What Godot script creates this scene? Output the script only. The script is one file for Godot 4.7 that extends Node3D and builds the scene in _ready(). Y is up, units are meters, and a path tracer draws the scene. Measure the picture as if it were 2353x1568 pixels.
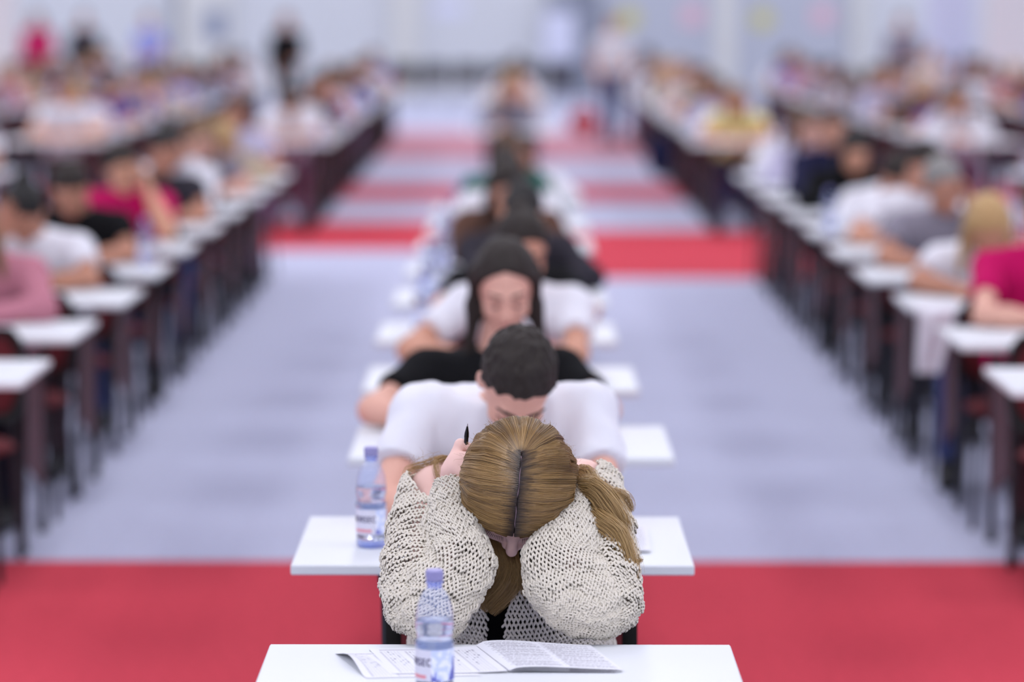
extends Node3D
# A hall set for a written examination: rows of small white desks, candidates bent over their papers, seen through a long lens focused on the first candidate.

const DESK := 0.74          # height of the desk tops
const DEEP := 0.60          # depth of a desk
const SEAT := 0.33          # from the far edge of a desk to the sitter's pelvis

var M := {}
var rng := RandomNumberGenerator.new()
var taken := {}
var proto := {}        # the first desk, chair, paper and bottle; the others are copies
var used := {}
var wrinkle := FastNoiseLite.new()


# ------------------------------------------------------------------ helpers: naming, materials
func numbered(called: String) -> String:
	var n: int = taken.get(called, 0)
	taken[called] = n + 1
	return called if n == 0 else "%s_%03d" % [called, n]


func tag(o: Node, label: String, category: String, group := "") -> Node:
	o.set_meta("label", label)
	o.set_meta("category", category)
	if group != "":
		o.set_meta("group", group)
	return o


func thing(called: String, label: String, category: String, at := Vector3.ZERO, turn := 0.0, group := "") -> Node3D:
	var o := Node3D.new()
	o.name = numbered(called)
	add_child(o, true)
	o.position = at
	o.rotation.y = turn
	tag(o, label, category, group)
	return o


func part(called: String, mesh: Mesh, m: Material, parent: Node, at := Vector3.ZERO) -> MeshInstance3D:
	var o := MeshInstance3D.new()
	o.name = called
	o.mesh = mesh
	o.material_override = m
	o.position = at
	parent.add_child(o, true)
	return o


func solo(called: String, mesh: Mesh, m: Material, label: String, category: String, at := Vector3.ZERO, group := "") -> MeshInstance3D:
	var o := MeshInstance3D.new()
	o.name = numbered(called)
	o.mesh = mesh
	o.material_override = m
	o.position = at
	add_child(o, true)
	tag(o, label, category, group)
	return o


func struct(called: String, mesh: Mesh, m: Material, at := Vector3.ZERO) -> MeshInstance3D:
	var o := MeshInstance3D.new()
	o.name = called
	o.mesh = mesh
	o.material_override = m
	o.position = at
	add_child(o, true)
	o.set_meta("kind", "structure")
	o.set_meta("label", called.replace("_", " ") + " of the exam hall")
	return o


func dup(root: Node3D, at: Vector3, turn: float, label := "", group := "") -> Node3D:
	var r: Node3D = root.duplicate()
	r.name = numbered(str(root.name).rstrip("0123456789").rstrip("_"))
	add_child(r, true)
	r.position = at
	r.rotation.y = turn
	if label != "":
		r.set_meta("label", label)
	if group != "":
		r.set_meta("group", group)
	return r


func mat(r: float, g: float, b: float, rough := 0.8, extra := {}) -> StandardMaterial3D:
	var m := StandardMaterial3D.new()
	m.albedo_color = Color(r, g, b)
	m.roughness = rough
	m.metallic_specular = 0.4
	for k in extra:
		m.set(k, extra[k])
	return m


func noise_tex(freq: float, dark: Color, light: Color, size := 512, octaves := 4, seed_ := 1) -> NoiseTexture2D:
	var n := FastNoiseLite.new()
	n.seed = seed_
	n.frequency = freq
	n.fractal_octaves = octaves
	var t := NoiseTexture2D.new()
	t.width = size
	t.height = size
	t.seamless = true
	t.noise = n
	var g := Gradient.new()
	g.set_color(0, dark)
	g.set_color(1, light)
	t.color_ramp = g
	return t


func cloth(r: float, g: float, b: float) -> StandardMaterial3D:
	return mat(r, g, b, 0.9, {"metallic_specular": 0.25})


# ------------------------------------------------------------------ helpers: meshes
class Buf:
	var v := PackedVector3Array()
	var n := PackedVector3Array()
	var c := PackedColorArray()
	var uv := PackedVector2Array()
	var i := PackedInt32Array()

	func tri(a: Vector3, b: Vector3, d: Vector3) -> void:
		var nn := (d - a).cross(b - a).normalized()
		var k := v.size()
		v.append_array([a, b, d])
		n.append_array([nn, nn, nn])
		i.append_array([k, k + 1, k + 2])

	func quad(a: Vector3, b: Vector3, d: Vector3, e: Vector3) -> void:
		var nn := (d - a).cross(b - a).normalized()
		var k := v.size()
		v.append_array([a, b, d, e])
		n.append_array([nn, nn, nn, nn])
		i.append_array([k, k + 1, k + 2, k, k + 2, k + 3])

	# a box with chamfered edges
	func box(at: Vector3, size: Vector3, bev := 0.003, turn := Basis()) -> void:
		var h := size * 0.5
		bev = minf(bev, minf(h.x, minf(h.y, h.z)) * 0.6)
		var p := {}
		for sx in [-1, 1]:
			for sy in [-1, 1]:
				for sz in [-1, 1]:
					for a in 3:
						var q := h - Vector3(bev, bev, bev)
						q[a] = h[a]
						p[[sx, sy, sz, a]] = at + turn * (q * Vector3(sx, sy, sz))
		var put := func(q: Array) -> void:
			var mid := Vector3.ZERO
			for x in q:
				mid += x
			mid /= q.size()
			var nn: Vector3 = (q[2] - q[0]).cross(q[1] - q[0])
			if nn.dot(mid - at) < 0.0:
				q.reverse()
			if q.size() == 4:
				quad(q[0], q[1], q[2], q[3])
			else:
				tri(q[0], q[1], q[2])
		for a in 3:
			var b := (a + 1) % 3
			var d := (a + 2) % 3
			for s in [-1, 1]:
				var ring := []
				for m in [[-1, -1], [1, -1], [1, 1], [-1, 1]]:
					var k := [0, 0, 0, a]
					k[a] = s
					k[b] = m[0]
					k[d] = m[1]
					ring.append(p[k])
				put.call(ring)
				for t in [-1, 1]:
					var e := []
					for m in [[-1, a], [1, a], [1, b], [-1, b]]:
						var k := [0, 0, 0, m[1]]
						k[a] = s
						k[b] = t
						k[d] = m[0]
						e.append(p[k])
					put.call(e)
		for sx in [-1, 1]:
			for sy in [-1, 1]:
				for sz in [-1, 1]:
					put.call([p[[sx, sy, sz, 0]], p[[sx, sy, sz, 1]], p[[sx, sy, sz, 2]]])

	# a smooth tube along points; radii per point; colours per point if given
	func tube(pts: PackedVector3Array, radii: PackedFloat32Array, sides: int, cols := PackedColorArray(), capped := true) -> void:
		var m := pts.size()
		var base := v.size()
		var t0 := (pts[1] - pts[0]).normalized()
		var up := Vector3.UP if absf(t0.y) < 0.9 else Vector3.RIGHT
		var a := t0.cross(up).normalized()
		for k in m:
			var t := (pts[mini(k + 1, m - 1)] - pts[maxi(k - 1, 0)]).normalized()
			a = (a - t * a.dot(t)).normalized()
			var b := t.cross(a)
			for s in sides:
				var g := TAU * s / sides
				var w := a * cos(g) + b * sin(g)
				v.append(pts[k] + w * radii[k])
				n.append(w)
				if cols.size():
					c.append(cols[k])
		for k in m - 1:
			for s in sides:
				var p0 := base + k * sides + s
				var p1 := base + k * sides + (s + 1) % sides
				i.append_array([p0, p0 + sides, p1, p1, p0 + sides, p1 + sides])
		if capped and sides > 3:
			for e in [0, m - 1]:
				var at := v.size()
				v.append(pts[e])
				n.append((pts[0] - pts[1]).normalized() if e == 0 else (pts[m - 1] - pts[m - 2]).normalized())
				if cols.size():
					c.append(cols[e])
				for s in sides:
					var q0: int = base + e * sides + s
					var q1: int = base + e * sides + (s + 1) % sides
					if e == 0:
						i.append_array([at, q0, q1])
					else:
						i.append_array([at, q1, q0])

	func bar(a: Vector3, b: Vector3, r: float, sides := 8) -> void:
		tube(PackedVector3Array([a, b]), PackedFloat32Array([r, r]), sides)

	# profile of (radius, height) turned about y
	func lathe(profile: Array, at: Vector3, sides := 32, turn := 0.0) -> void:
		var base := v.size()
		var m := profile.size()
		for k in m:
			var p: Vector2 = profile[k]
			var d: Vector2 = profile[mini(k + 1, m - 1)] - profile[maxi(k - 1, 0)]
			var nn := Vector2(d.y, -d.x).normalized()
			for s in sides + 1:
				var g := TAU * s / sides + turn
				v.append(at + Vector3(sin(g) * p.x, p.y, cos(g) * p.x))
				n.append(Vector3(sin(g) * nn.x, nn.y, cos(g) * nn.x))
				uv.append(Vector2(float(s) / sides, 1.0 - float(k) / (m - 1)))
		for k in m - 1:
			for s in sides:
				var q := base + k * (sides + 1) + s
				i.append_array([q, q + sides + 1, q + 1, q + 1, q + sides + 1, q + sides + 2])

	# grid of points, nu by nv, smooth normals
	func sheet(pts: PackedVector3Array, nu: int, nv: int, flip := false) -> void:
		var base := v.size()
		for b in nv:
			for a in nu:
				v.append(pts[b * nu + a])
				var du := pts[b * nu + mini(a + 1, nu - 1)] - pts[b * nu + maxi(a - 1, 0)]
				var dv := pts[mini(b + 1, nv - 1) * nu + a] - pts[maxi(b - 1, 0) * nu + a]
				var nn := du.cross(dv).normalized()
				n.append(-nn if flip else nn)
				uv.append(Vector2(float(a) / (nu - 1), float(b) / (nv - 1)))
		for b in nv - 1:
			for a in nu - 1:
				var q := base + b * nu + a
				if flip:
					i.append_array([q, q + 1, q + nu, q + 1, q + nu + 1, q + nu])
				else:
					i.append_array([q, q + nu, q + 1, q + 1, q + nu, q + nu + 1])

	func mesh() -> ArrayMesh:
		var arr := []
		arr.resize(Mesh.ARRAY_MAX)
		arr[Mesh.ARRAY_VERTEX] = v
		arr[Mesh.ARRAY_NORMAL] = n
		if c.size() == v.size() and c.size():
			arr[Mesh.ARRAY_COLOR] = c
		if uv.size() == v.size() and uv.size():
			arr[Mesh.ARRAY_TEX_UV] = uv
		arr[Mesh.ARRAY_INDEX] = i
		var m := ArrayMesh.new()
		m.add_surface_from_arrays(Mesh.PRIMITIVE_TRIANGLES, arr)
		return m


func box_mesh(size: Vector3, bev := 0.003, at := Vector3.ZERO) -> ArrayMesh:
	var b := Buf.new()
	b.box(at, size, bev)
	return b.mesh()


# ------------------------------------------------------------------ helpers: bodies as one smooth surface
class Prim:
	var kind := 0      # 0 tapered capsule, 1 ellipsoid, 2 tapered capsule cut flat at its end, 3 half space
	var op := 0        # 0 join, 1 take away, 2 keep only what is inside
	var a := Vector3.ZERO
	var ba := Vector3.ZERO
	var ibb := 0.0
	var long := 0.0
	var ra := 0.0
	var rb := 0.0
	var k := 0.02
	var inv := Basis()
	var ir := Vector3.ONE
	var box := AABB()


func cap(a: Vector3, b: Vector3, ra: float, rb: float, k := 0.02, op := 0, kind := 0) -> Prim:
	var q := Prim.new()
	q.kind = kind
	q.a = a
	q.ba = b - a
	q.ibb = 1.0 / maxf(q.ba.length_squared(), 1e-9)
	q.long = q.ba.length()
	q.ra = ra
	q.rb = rb
	q.k = k
	q.op = op
	q.box = AABB(a, Vector3.ZERO).expand(b).grow(maxf(ra, rb))
	return q


func ell(c: Vector3, r: Vector3, turn := Basis(), k := 0.02, op := 0) -> Prim:
	var q := Prim.new()
	q.kind = 1
	q.a = c
	q.inv = turn.inverse()
	q.ir = Vector3.ONE / r
	q.k = k
	q.op = op
	var e := Vector3.ZERO
	for x in 3:
		e[x] = sqrt(pow(turn.x[x] * r.x, 2) + pow(turn.y[x] * r.y, 2) + pow(turn.z[x] * r.z, 2))
	q.box = AABB(c - e, e * 2.0)
	return q


func cut(nrm: Vector3, through: Vector3, k := 0.005) -> Prim:
	var q := Prim.new()
	q.kind = 3
	q.op = 2
	q.ba = nrm.normalized()
	q.ra = q.ba.dot(through)
	q.k = k
	return q


func field(p: Vector3, ps: Array) -> float:
	var d := 1.0
	for q: Prim in ps:
		var e := 0.0
		match q.kind:
			0:
				var pa := p - q.a
				var h := clampf(pa.dot(q.ba) * q.ibb, 0.0, 1.0)
				e = (pa - q.ba * h).length() - (q.ra + (q.rb - q.ra) * h)
			1:
				var w := (q.inv * (p - q.a)) * q.ir
				var k0 := w.length()
				e = k0 * (k0 - 1.0) / maxf((w * q.ir).length(), 1e-6)
			2:
				var pa := p - q.a
				var t := pa.dot(q.ba) * q.ibb
				var h := maxf(t, 0.0)
				e = maxf((pa - q.ba * h).length() - (q.ra + (q.rb - q.ra) * minf(h, 1.2)), (t - 1.0) * q.long)
			3:
				e = q.ba.dot(p) - q.ra
		if q.op == 0:
			var h := maxf(q.k - absf(d - e), 0.0) / q.k
			d = minf(d, e) - h * h * q.k * 0.25
		else:
			if q.op == 1:
				e = -e
			var h := maxf(q.k - absf(d - e), 0.0) / q.k
			d = maxf(d, e) + h * h * q.k * 0.25
	return d


# surface nets over the field of the given shapes; returns [vertices, normals, indices]
func nets(ps: Array, c: float, amp := 0.0, freq := 10.0) -> Array:
	const B := 6
	var box := AABB()
	var first := true
	for q: Prim in ps:
		if q.op == 0:
			box = q.box if first else box.merge(q.box)
			first = false
	box = box.grow(3.0 * c + amp)
	var o := box.position
	var bn := Vector3i((box.size / (c * B)).ceil())
	var nx := bn.x * B + 1
	var ny := bn.y * B + 1
	var nz := bn.z * B + 1
	var f := PackedFloat32Array()
	f.resize(nx * ny * nz)
	f.fill(1.0)
	var active := []
	var reach := B * c * 0.87 * 1.5 + amp
	for bz in bn.z:
		for by in bn.y:
			for bx in bn.x:
				var lo := o + Vector3(bx, by, bz) * (B * c)
				var bb := AABB(lo, Vector3.ONE * (B * c))
				var near := []
				var any := false
				for q: Prim in ps:
					if q.kind == 3 or q.box.grow(q.k + 2.0 * c + amp).intersects(bb):
						near.append(q)
						any = any or q.op == 0
				if not any:
					continue
				var mid := field(lo + Vector3.ONE * (B * c * 0.5), near)
				var fill := 0.0
				if absf(mid) > reach:
					if mid > 0.0:
						continue
					fill = -1.0
				else:
					active.append(Vector3i(bx, by, bz))
				for z in B:
					for y in B:
						var row := ((bz * B + z) * ny + by * B + y) * nx + bx * B
						if fill < 0.0:
							for x in B:
								f[row + x] = -1.0
							continue
						var p := lo + Vector3(0, y, z) * c
						for x in B:
							var d := field(p, near)
							if amp > 0.0:
								d += amp * wrinkle.get_noise_3dv(p * Vector3(freq, freq * 0.45, freq))
							f[row + x] = d
							p.x += c
	var vi := PackedInt32Array()
	vi.resize(f.size())
	vi.fill(-1)
	var vs := PackedVector3Array()
	var ns := PackedVector3Array()
	var cells := PackedInt32Array()
	var sy := nx
	var sz := nx * ny
	for b: Vector3i in active:
		for z in range(b.z * B, b.z * B + B):
			for y in range(b.y * B, b.y * B + B):
				var row := z * sz + y * sy
				for x in range(b.x * B, b.x * B + B):
					var g := row + x
					var v0 := f[g]
					var v1 := f[g + 1]
					var v2 := f[g + sy]
					var v3 := f[g + sy + 1]
					var v4 := f[g + sz]
					var v5 := f[g + sz + 1]
					var v6 := f[g + sz + sy]
					var v7 := f[g + sz + sy + 1]
					var inside := int(v0 < 0.0) + int(v1 < 0.0) + int(v2 < 0.0) + int(v3 < 0.0) + int(v4 < 0.0) + int(v5 < 0.0) + int(v6 < 0.0) + int(v7 < 0.0)
					if inside == 0 or inside == 8:
						continue
					var s := Vector3.ZERO
					var m := 0
					if (v0 < 0.0) != (v1 < 0.0):
						s += Vector3(v0 / (v0 - v1), 0, 0)
						m += 1
					if (v2 < 0.0) != (v3 < 0.0):
						s += Vector3(v2 / (v2 - v3), 1, 0)
						m += 1
					if (v4 < 0.0) != (v5 < 0.0):
						s += Vector3(v4 / (v4 - v5), 0, 1)
						m += 1
					if (v6 < 0.0) != (v7 < 0.0):
						s += Vector3(v6 / (v6 - v7), 1, 1)
						m += 1
					if (v0 < 0.0) != (v2 < 0.0):
						s += Vector3(0, v0 / (v0 - v2), 0)
						m += 1
					if (v1 < 0.0) != (v3 < 0.0):
						s += Vector3(1, v1 / (v1 - v3), 0)
						m += 1
					if (v4 < 0.0) != (v6 < 0.0):
						s += Vector3(0, v4 / (v4 - v6), 1)
						m += 1
					if (v5 < 0.0) != (v7 < 0.0):
						s += Vector3(1, v5 / (v5 - v7), 1)
						m += 1
					if (v0 < 0.0) != (v4 < 0.0):
						s += Vector3(0, 0, v0 / (v0 - v4))
						m += 1
					if (v1 < 0.0) != (v5 < 0.0):
						s += Vector3(1, 0, v1 / (v1 - v5))
						m += 1
					if (v2 < 0.0) != (v6 < 0.0):
						s += Vector3(0, 1, v2 / (v2 - v6))
						m += 1
					if (v3 < 0.0) != (v7 < 0.0):
						s += Vector3(1, 1, v3 / (v3 - v7))
						m += 1
					s /= m
					vi[g] = vs.size()
					cells.append(g)
					vs.append(o + (Vector3(x, y, z) + s) * c)
					var ix := 1.0 - s.x
					var iy := 1.0 - s.y
					var iz := 1.0 - s.z
					var gx := ((v1 - v0) * iy + (v3 - v2) * s.y) * iz + ((v5 - v4) * iy + (v7 - v6) * s.y) * s.z
					var gy := ((v2 - v0) * ix + (v3 - v1) * s.x) * iz + ((v6 - v4) * ix + (v7 - v5) * s.x) * s.z
					var gz := ((v4 - v0) * ix + (v5 - v1) * s.x) * iy + ((v6 - v2) * ix + (v7 - v3) * s.x) * s.y
					ns.append(Vector3(gx, gy, gz).normalized())
	var ids := PackedInt32Array()
	for g in cells:
		var low := f[g] < 0.0
		for e in 3:
			var da: int = [1, sy, sz][e]
			if (f[g + da] < 0.0) == low:
				continue
			var du: int = [sy, sz, 1][e]
			var dv: int = [sz, 1, sy][e]
			if g - du - dv < 0:
				continue
			var a := vi[g]
			var b := vi[g - du]
			var d := vi[g - du - dv]
			var h := vi[g - dv]
			if b < 0 or d < 0 or h < 0:
				continue
			if low:
				ids.append_array([a, d, b, a, h, d])
			else:
				ids.append_array([a, b, d, a, d, h])
	return [vs, ns, ids]


func joined(list: Array) -> ArrayMesh:
	var b := Buf.new()
	for one in list:
		var k := b.v.size()
		b.v.append_array(one[0])
		b.n.append_array(one[1])
		for x in one[2]:
			b.i.append(x + k)
	return b.mesh()


# ------------------------------------------------------------------ people
# head shapes in the head's own frame: y up, z the way the face looks
func head_shapes(t: Transform3D, s := 1.0) -> Array:
	var b := t.basis
	var at := func(x: float, y: float, z: float) -> Vector3: return t * (Vector3(x, y, z) * s)
	var ps := [
		ell(at.call(0, 0.028, -0.014), Vector3(0.073, 0.086, 0.093) * s, b, 0.02),
		ell(at.call(0, -0.035, 0.022), Vector3(0.058, 0.074, 0.066) * s, b, 0.03),
		ell(at.call(0, -0.088, 0.060), Vector3(0.024, 0.018, 0.022) * s, b, 0.03),
		cap(at.call(-0.032, 0.022, 0.072), at.call(0.032, 0.022, 0.072), 0.014 * s, 0.014 * s, 0.018),
		ell(at.call(-0.032, 0.004, 0.088), Vector3(0.017, 0.011, 0.012) * s, b, 0.008, 1),
		ell(at.call(0.032, 0.004, 0.088), Vector3(0.017, 0.011, 0.012) * s, b, 0.008, 1),
		ell(at.call(-0.032, 0.003, 0.070), Vector3(0.013, 0.012, 0.0125) * s, b, 0.004),
		ell(at.call(0.032, 0.003, 0.070), Vector3(0.013, 0.012, 0.0125) * s, b, 0.004),
		ell(at.call(-0.036, -0.030, 0.062), Vector3(0.022, 0.020, 0.018) * s, b, 0.02),
		ell(at.call(0.036, -0.030, 0.062), Vector3(0.022, 0.020, 0.018) * s, b, 0.02),
		cap(at.call(0, 0.012, 0.082), at.call(0, -0.026, 0.104), 0.007 * s, 0.011 * s, 0.012),
		cap(at.call(-0.012, -0.032, 0.092), at.call(0.012, -0.032, 0.092), 0.007 * s, 0.007 * s, 0.008),
		cap(at.call(-0.018, -0.061, 0.080), at.call(0.018, -0.061, 0.080), 0.007 * s, 0.007 * s, 0.010),
		ell(at.call(-0.075, -0.006, -0.008), Vector3(0.008, 0.030, 0.018) * s, b * Basis(Vector3.UP, 0.35), 0.006),
		ell(at.call(0.075, -0.006, -0.008), Vector3(0.008, 0.030, 0.018) * s, b * Basis(Vector3.UP, -0.35), 0.006),
	]
	return ps


# hand: wrist, the way the fingers point, the way the palm faces, how far the fingers curl, which side the thumb is
func hand_shapes(w: Vector3, d: Vector3, palm: Vector3, curl: float, thumb: float, s := 1.0) -> Array:
	d = d.normalized()
	palm = (palm - d * palm.dot(d)).normalized()
	var side := d.cross(palm) * thumb
	var b := Basis(side, palm, d)
	var ps := [cap(w - d * 0.03, w + d * 0.02 * s, 0.026 * s, 0.024 * s, 0.02), ell(w + d * 0.05 * s, Vector3(0.039, 0.015, 0.048) * s, b, 0.018)]
	for f in 4:
		var p := w + (d * (0.088 - 0.005 * absf(f - 1.2)) + side * (0.029 - 0.0195 * f)) * s
		var g := curl
		for k in 3:
			var step: float = [0.040, 0.026, 0.020][k] * [0.95, 1.05, 1.0, 0.82][f] * s
			var q := p + (d * cos(g) + palm * sin(g) + side * (0.06 * (1.5 - f))).normalized() * step
			ps.append(cap(p, q, [0.0095, 0.0085, 0.0078][k] * s, [0.0085, 0.0078, 0.0065][k] * s, 0.004))
			p = q
			g += curl * 0.9
	var tb := w + (d * 0.028 + side * 0.030) * s
	var tm := tb + (d * 0.62 + side * 0.62 + palm * 0.35).normalized() * 0.042 * s
	ps.append(cap(tb, tm, 0.0125 * s, 0.0105 * s, 0.012))
	ps.append(cap(tm, tm + (d * 0.9 + side * 0.15 + palm * 0.4).normalized() * 0.032 * s, 0.0105 * s, 0.008 * s, 0.004))
	return ps


# a seated figure: origin on the floor under the pelvis, facing +z; index 0 is the side of negative x
func pose(lean: float, bow: float, yaw: float, tilt: float, arms: Array, shift := 0.0) -> Dictionary:
	var j := {}
	j.pelvis = Vector3(0, 0.53, 0)
	j.chest = j.pelvis + Vector3(shift, 0.40 * cos(lean), 0.40 * sin(lean))
	j.neck = j.chest + Vector3(0, 0.075 * cos(lean), 0.075 * sin(lean) + 0.01)
	var hb := Basis(Vector3.UP, yaw) * Basis(Vector3.RIGHT, bow) * Basis(Vector3.BACK, tilt)
	j.head = Transform3D(hb, j.neck + Vector3(0, 0.035, 0.025) + hb * Vector3(0, 0.105, 0.015))
	j.sh = [j.chest + Vector3(-0.175, 0.0, 0.01), j.chest + Vector3(0.175, 0.0, 0.01)]
	j.el = []
	j.wr = []
	j.dir = []
	j.palm = []
	j.curl = []
	for s in 2:
		var m := -1.0 if s == 0 else 1.0
		match arms[s]:
			"write":
				j.el.append(Vector3(m * 0.26, 0.785, 0.34))
				j.wr.append(Vector3(m * 0.09, 0.768, 0.50))
				j.dir.append(Vector3(-m * 0.6, 0.0, 0.8))
				j.palm.append(Vector3(0, -1, 0))
				j.curl.append(0.5)
			"rest":
				j.el.append(Vector3(m * 0.27, 0.785, 0.36))
				j.wr.append(Vector3(m * 0.04, 0.768, 0.42))
				j.dir.append(Vector3(-m * 1.0, 0.0, 0.25))
				j.palm.append(Vector3(0, -1, 0))
				j.curl.append(0.25)
			"cheek":
				j.el.append(Vector3(m * 0.20, 0.785, 0.40))
				var w: Vector3 = j.head * Vector3(m * 0.092, -0.075, 0.045)
				j.wr.append(w)
				j.dir.append(j.head.basis * Vector3(-m * 0.12, 1.0, -0.25))
				j.palm.append(j.head.basis * Vector3(-m, 0, 0))
				j.curl.append(0.35)
			"brow":
				j.el.append(Vector3(m * 0.17, 0.785, 0.42))
				var w2: Vector3 = j.head * Vector3(m * 0.075, -0.02, 0.115)
				j.wr.append(w2)
				j.dir.append(j.head.basis * Vector3(-m * 0.3, 0.9, -0.35))
				j.palm.append(j.head.basis * Vector3(-m * 0.3, 0, -1))
				j.curl.append(0.3)
			"lap":
				j.el.append(Vector3(m * 0.25, 0.68, 0.10))
				j.wr.append(Vector3(m * 0.12, 0.63, 0.30))
				j.dir.append(Vector3(-m * 0.4, 0.0, 1.0))
				j.palm.append(Vector3(0, -1, 0))
				j.curl.append(0.3)
	j.hip = [Vector3(-0.09, 0.52, 0.04), Vector3(0.09, 0.52, 0.04)]
	j.knee = [Vector3(-0.13, 0.53, 0.44), Vector3(0.14, 0.53, 0.42)]
	j.ankle = [Vector3(-0.13, 0.09, 0.40), Vector3(0.12, 0.09, 0.34)]
	return j


func body_shapes(j: Dictionary, slim := 1.0) -> Array:
	var ps := [
		ell(j.pelvis, Vector3(0.145, 0.075, 0.10) * slim, Basis(), 0.04),
		cap(j.pelvis + Vector3(0, 0.05, 0), j.chest - (j.chest - j.pelvis).normalized() * 0.05, 0.085 * slim, 0.080 * slim, 0.04),
		cap(j.sh[0], j.sh[1], 0.045 * slim, 0.045 * slim, 0.05),
		cap(j.neck - Vector3(0, 0.03, 0.01), j.head * Vector3(0, -0.055, -0.025), 0.056 * slim, 0.052 * slim, 0.03),
	]
	for s in 2:
		ps.append(cap(j.sh[s], j.el[s], 0.046 * slim, 0.036 * slim, 0.03))
		ps.append(cap(j.el[s], j.el[s].lerp(j.wr[s], 0.35), 0.036 * slim, 0.040 * slim, 0.02))
		ps.append(cap(j.el[s].lerp(j.wr[s], 0.35), j.wr[s], 0.040 * slim, 0.026 * slim, 0.02))
		ps.append(cap(j.hip[s], j.knee[s], 0.072 * slim, 0.050 * slim, 0.03))
		ps.append(cap(j.knee[s], j.ankle[s], 0.050 * slim, 0.034 * slim, 0.02))
	return ps


func top_shapes(j: Dictionary, long_sleeves: bool, wide := 1.0, reach := 0.62) -> Array:
	var up: Vector3 = (j.chest - j.pelvis).normalized()
	var turn := Basis(Vector3.RIGHT, up, Vector3.RIGHT.cross(up))
	var ps := [
		ell(j.pelvis + up * 0.06, Vector3(0.175, 0.15, 0.125) * wide, turn, 0.06),
		ell(j.pelvis.lerp(j.chest, 0.62), Vector3(0.165, 0.20, 0.120) * wide, turn, 0.08),
		ell(j.chest - up * 0.03, Vector3(0.165, 0.13, 0.110) * wide, turn, 0.06),
		cap(j.sh[0], j.sh[1], 0.060 * wide, 0.060 * wide, 0.06),
		cap(j.neck - up * 0.06, j.neck - up * 0.005, 0.085, 0.066, 0.04),
		cut(up + Vector3(0, 0, -0.35), j.neck + up * 0.012, 0.01),
	]
	for s in 2:
		if long_sleeves:
			ps.append(cap(j.sh[s], j.el[s], 0.062 * wide, 0.052 * wide, 0.04))
			ps.append(cap(j.el[s], j.el[s].lerp(j.wr[s], 0.93), 0.052 * wide, 0.038 * wide, 0.03, 0, 2))
		else:
			ps.append(cap(j.sh[s], j.sh[s].lerp(j.el[s], reach), 0.064 * wide, 0.060 * wide, 0.04, 0, 2))
	return ps


func trouser_shapes(j: Dictionary) -> Array:
	var ps := [ell(j.pelvis + Vector3(0, -0.01, 0), Vector3(0.172, 0.085, 0.125), Basis(), 0.05)]
	for s in 2:
		ps.append(cap(j.hip[s], j.knee[s], 0.078, 0.062, 0.04))
		ps.append(cap(j.knee[s], j.ankle[s] + Vector3(0, 0.02, 0), 0.062, 0.050, 0.03, 0, 2))
	return ps


func shoe_shapes(a: Vector3) -> Array:
	var ps := []
	ps.append(cap(Vector3(a.x, 0.042, a.z - 0.03), Vector3(a.x * 1.1, 0.036, a.z + 0.16), 0.042, 0.036, 0.02))
	ps.append(cap(Vector3(a.x, 0.05, a.z), Vector3(a.x, 0.10, a.z), 0.045, 0.042, 0.02))
	ps.append(cut(Vector3.DOWN, Vector3(0, 0.002, 0), 0.004))
	return ps


# hair as a cap that stops at the hairline, and what hangs from it
func hair_shapes(t: Transform3D, style: String, s := 1.0) -> Array:
	var b := t.basis
	var at := func(x: float, y: float, z: float) -> Vector3: return t * (Vector3(x, y, z) * s)
	var ps := []
	var line := cut(b * Vector3(0, -0.60, 0.80), at.call(0, 0.070, 0.068), 0.008)
	match style:
		"short":
			ps = [ell(at.call(0, 0.034, -0.018), Vector3(0.080, 0.092, 0.098) * s, b, 0.02), cut(b * Vector3(0, -0.72, 0.69), at.call(0, 0.074, 0.066), 0.006), cut(b * Vector3(0, -0.94, -0.34), at.call(0, -0.055, -0.08), 0.02)]
		"long":
			ps = [ell(at.call(0, 0.030, -0.018), Vector3(0.086, 0.096, 0.102) * s, b, 0.02), cut(b * Vector3(0, -0.45, 0.89), at.call(0, 0.088, 0.060), 0.01), ell(at.call(0, -0.010, 0.085), Vector3(0.050, 0.088, 0.055) * s, b, 0.02, 1)]
			for m in [-1.0, 1.0]:
				var a: Vector3 = at.call(m * 0.066, 0.02, -0.02)
				ps.append(cap(a, at.call(m * 0.076, -0.07, -0.005), 0.026, 0.022, 0.03))
				ps.append(cap(at.call(m * 0.078, -0.07, 0.0), at.call(m * 0.080, -0.07, 0.0) + Vector3(m * 0.02, -0.13, -0.02), 0.022, 0.013, 0.03))
			ps.append(cap(at.call(0, 0.0, -0.085), at.call(0, -0.09, -0.085) + Vector3(0, -0.14, -0.03), 0.062, 0.045, 0.05))
		"bun":
			ps = [ell(at.call(0, 0.032, -0.016), Vector3(0.081, 0.091, 0.099) * s, b, 0.02), line, cut(b * Vector3(0, -0.94, -0.34), at.call(0, -0.05, -0.08), 0.02), ell(at.call(0, 0.095, -0.085), Vector3(0.040, 0.036, 0.040) * s, b, 0.012)]
		"tail":
			ps = [ell(at.call(0, 0.032, -0.016), Vector3(0.081, 0.091, 0.099) * s, b, 0.02), line, cut(b * Vector3(0, -0.94, -0.34), at.call(0, -0.05, -0.08), 0.02)]
			var r: Vector3 = at.call(0, 0.03, -0.11)
			ps.append(cap(r, r + Vector3(0.02, 0.0, -0.05), 0.022, 0.028, 0.02))
			ps.append(cap(r + Vector3(0.02, 0.0, -0.05), r + Vector3(0.06, -0.20, -0.06), 0.028, 0.012, 0.02))
	return ps


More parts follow.
